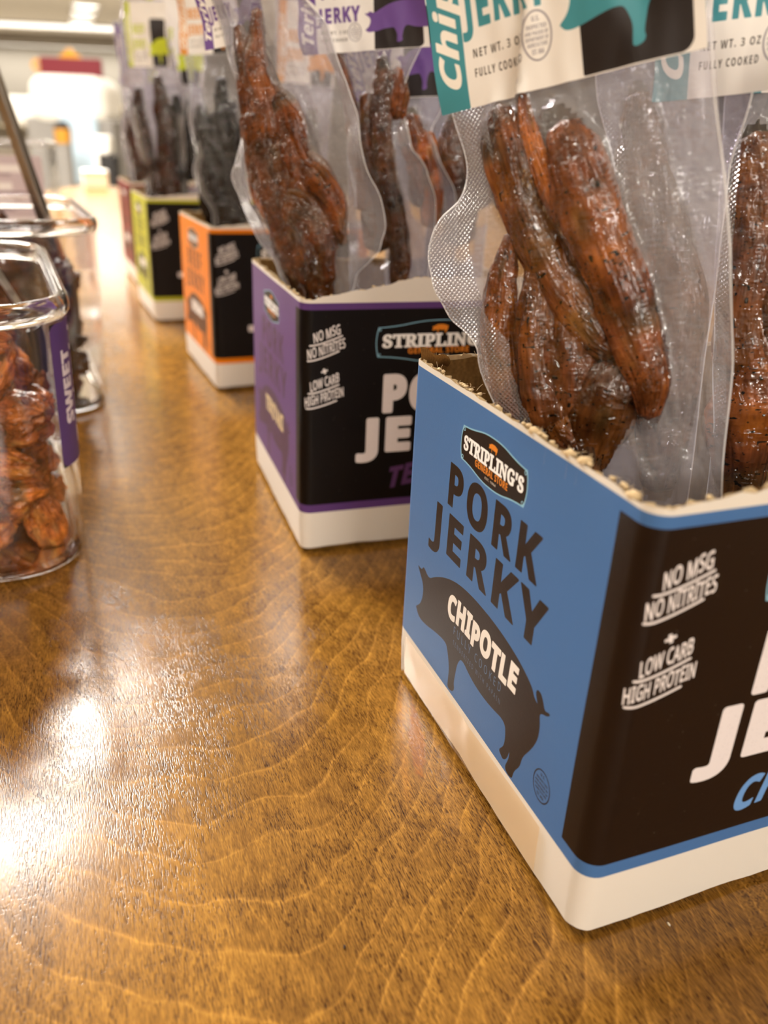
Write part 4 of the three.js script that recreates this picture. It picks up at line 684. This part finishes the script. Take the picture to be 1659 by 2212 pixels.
// ---------------------------------------------------------------- far shop, all out of focus
{
  const white = std({ color: 0xf1efe8, roughness: 0.55 }), cream = std({ color: 0xe9dcc0, roughness: 0.8 }), maroon = std({ color: 0x6d1522, roughness: 0.6 }), gold = std({ color: 0xd69a3a, roughness: 0.4, metalness: 0.3 }), pale = phys({ color: 0xb9cfe0, roughness: 0.25 }), dark = std({ color: 0x1d1b1b, roughness: 0.6 }), grey = std({ color: 0x8d8a86, roughness: 0.6 });
  const Z = -6;
  let t = thing('display_case', 'white rounded display case with pale blue front under the maroon sign', 'display'); t.position.set(-2.13, FLOOR, Z);
  mesh('hood', rbox(0.50, 0.30, 0.42, 0.10, 0, 0.95 + 0.31, 0), white, t);
  mesh('side_wing', rbox(0.26, 0.18, 0.34, 0.06, -0.32, 0.95 + 0.24, 0), white, t);
  mesh('front_panel', rbox(0.24, 0.42, 0.06, 0.02, 0.07, 0.95 + 0.03, 0.19), pale, t);
  mesh('cabinet', rbox(0.56, 1.16, 0.36, 0.02, 0, 0.58, 0), grey, t);
  t = thing('header_sign', 'maroon header sign with gold crest standing above the white display case', 'sign'); t.position.set(-2.15, 0.458, Z - 0.02);
  mesh('board', rbox(0.40, 0.105, 0.03, 0.008, 0, 0.0525, 0), maroon, t);
  mesh('crest', (() => { const s = new THREE.Shape(); s.moveTo(-0.07, 0); s.bezierCurveTo(-0.06, 0.03, -0.03, 0.02, -0.02, 0.045); s.bezierCurveTo(-0.01, 0.06, 0.01, 0.06, 0.02, 0.045); s.bezierCurveTo(0.03, 0.02, 0.06, 0.03, 0.07, 0); return new THREE.ExtrudeGeometry(s, { depth: 0.02, bevelEnabled: false }).translate(0.0, 0.103, -0.01); })(), gold, t);
  mesh('scroll', new THREE.TorusGeometry(0.026, 0.011, 8, 20).translate(-0.222, 0.055, 0), gold, t);
  t = thing('black_stand', 'dark narrow stand with a white side next to the white display case', 'stand'); t.position.set(-1.63, FLOOR, -5);
  mesh('column', rbox(0.10, 0.98, 0.10, 0.01, 0, 0.49, 0), dark, t);
  mesh('white_panel', rbox(0.025, 0.22, 0.11, 0.005, -0.045, 0.88, 0.01), white, t);
  mesh('white_cap', rbox(0.09, 0.10, 0.11, 0.02, -0.02, 1.03, 0), white, t);
  t = thing('cream_box', 'cream carton at the far end of the counter', 'box'); t.position.set(-0.98, 0, -2.86); t.rotation.y = 0.4; mesh('carton_body', rbox(0.075, 0.045, 0.07, 0.003, 0, 0.0228, 0), cream, t); mesh('carton_lid', rbox(0.078, 0.008, 0.073, 0.002, 0, 0.049, 0), white, t);
  t = thing('gold_jar', 'small yellow topped jar on a stand before the white display', 'jar'); t.position.set(-2.02, FLOOR, -5.4); mesh('stand_post', boxAt(0.07, 1.02, 0.07, 0, 0.51, 0), grey, t); mesh('jar_body', new THREE.CylinderGeometry(0.05, 0.045, 0.08, 20).translate(0, 1.06, 0), gold, t); mesh('jar_lid', new THREE.CylinderGeometry(0.03, 0.05, 0.04, 20).translate(0, 1.12, 0), dark, t);
  // shelving far behind
  for (const [x, z, w, hh] of [[-7.2, -17, 3.0, 1.5], [-4.6, -15, 1.8, 1.4]]) {
    const s = thing('store_shelf', x < -6 ? 'long pale shelf unit far off at the left of the shop' : 'short pale shelf unit far off behind the bags', 'shelf'); s.position.set(x, FLOOR, z);
    mesh('back_board', boxAt(w, hh, 0.04, 0, hh / 2, -0.2), std({ color: 0x9a9184, roughness: 0.9 }), s);
    for (let k = 0; k < 4; k++) mesh('shelf_board', boxAt(w, 0.04, 0.4, 0, 0.1 + k * (hh - 0.12) / 3, 0), cream, s);
    for (const sx of [-1, 1]) mesh('upright', boxAt(0.05, hh, 0.44, sx * w / 2, hh / 2, 0), grey, s);
  }
}
renderer.render(scene, camera);
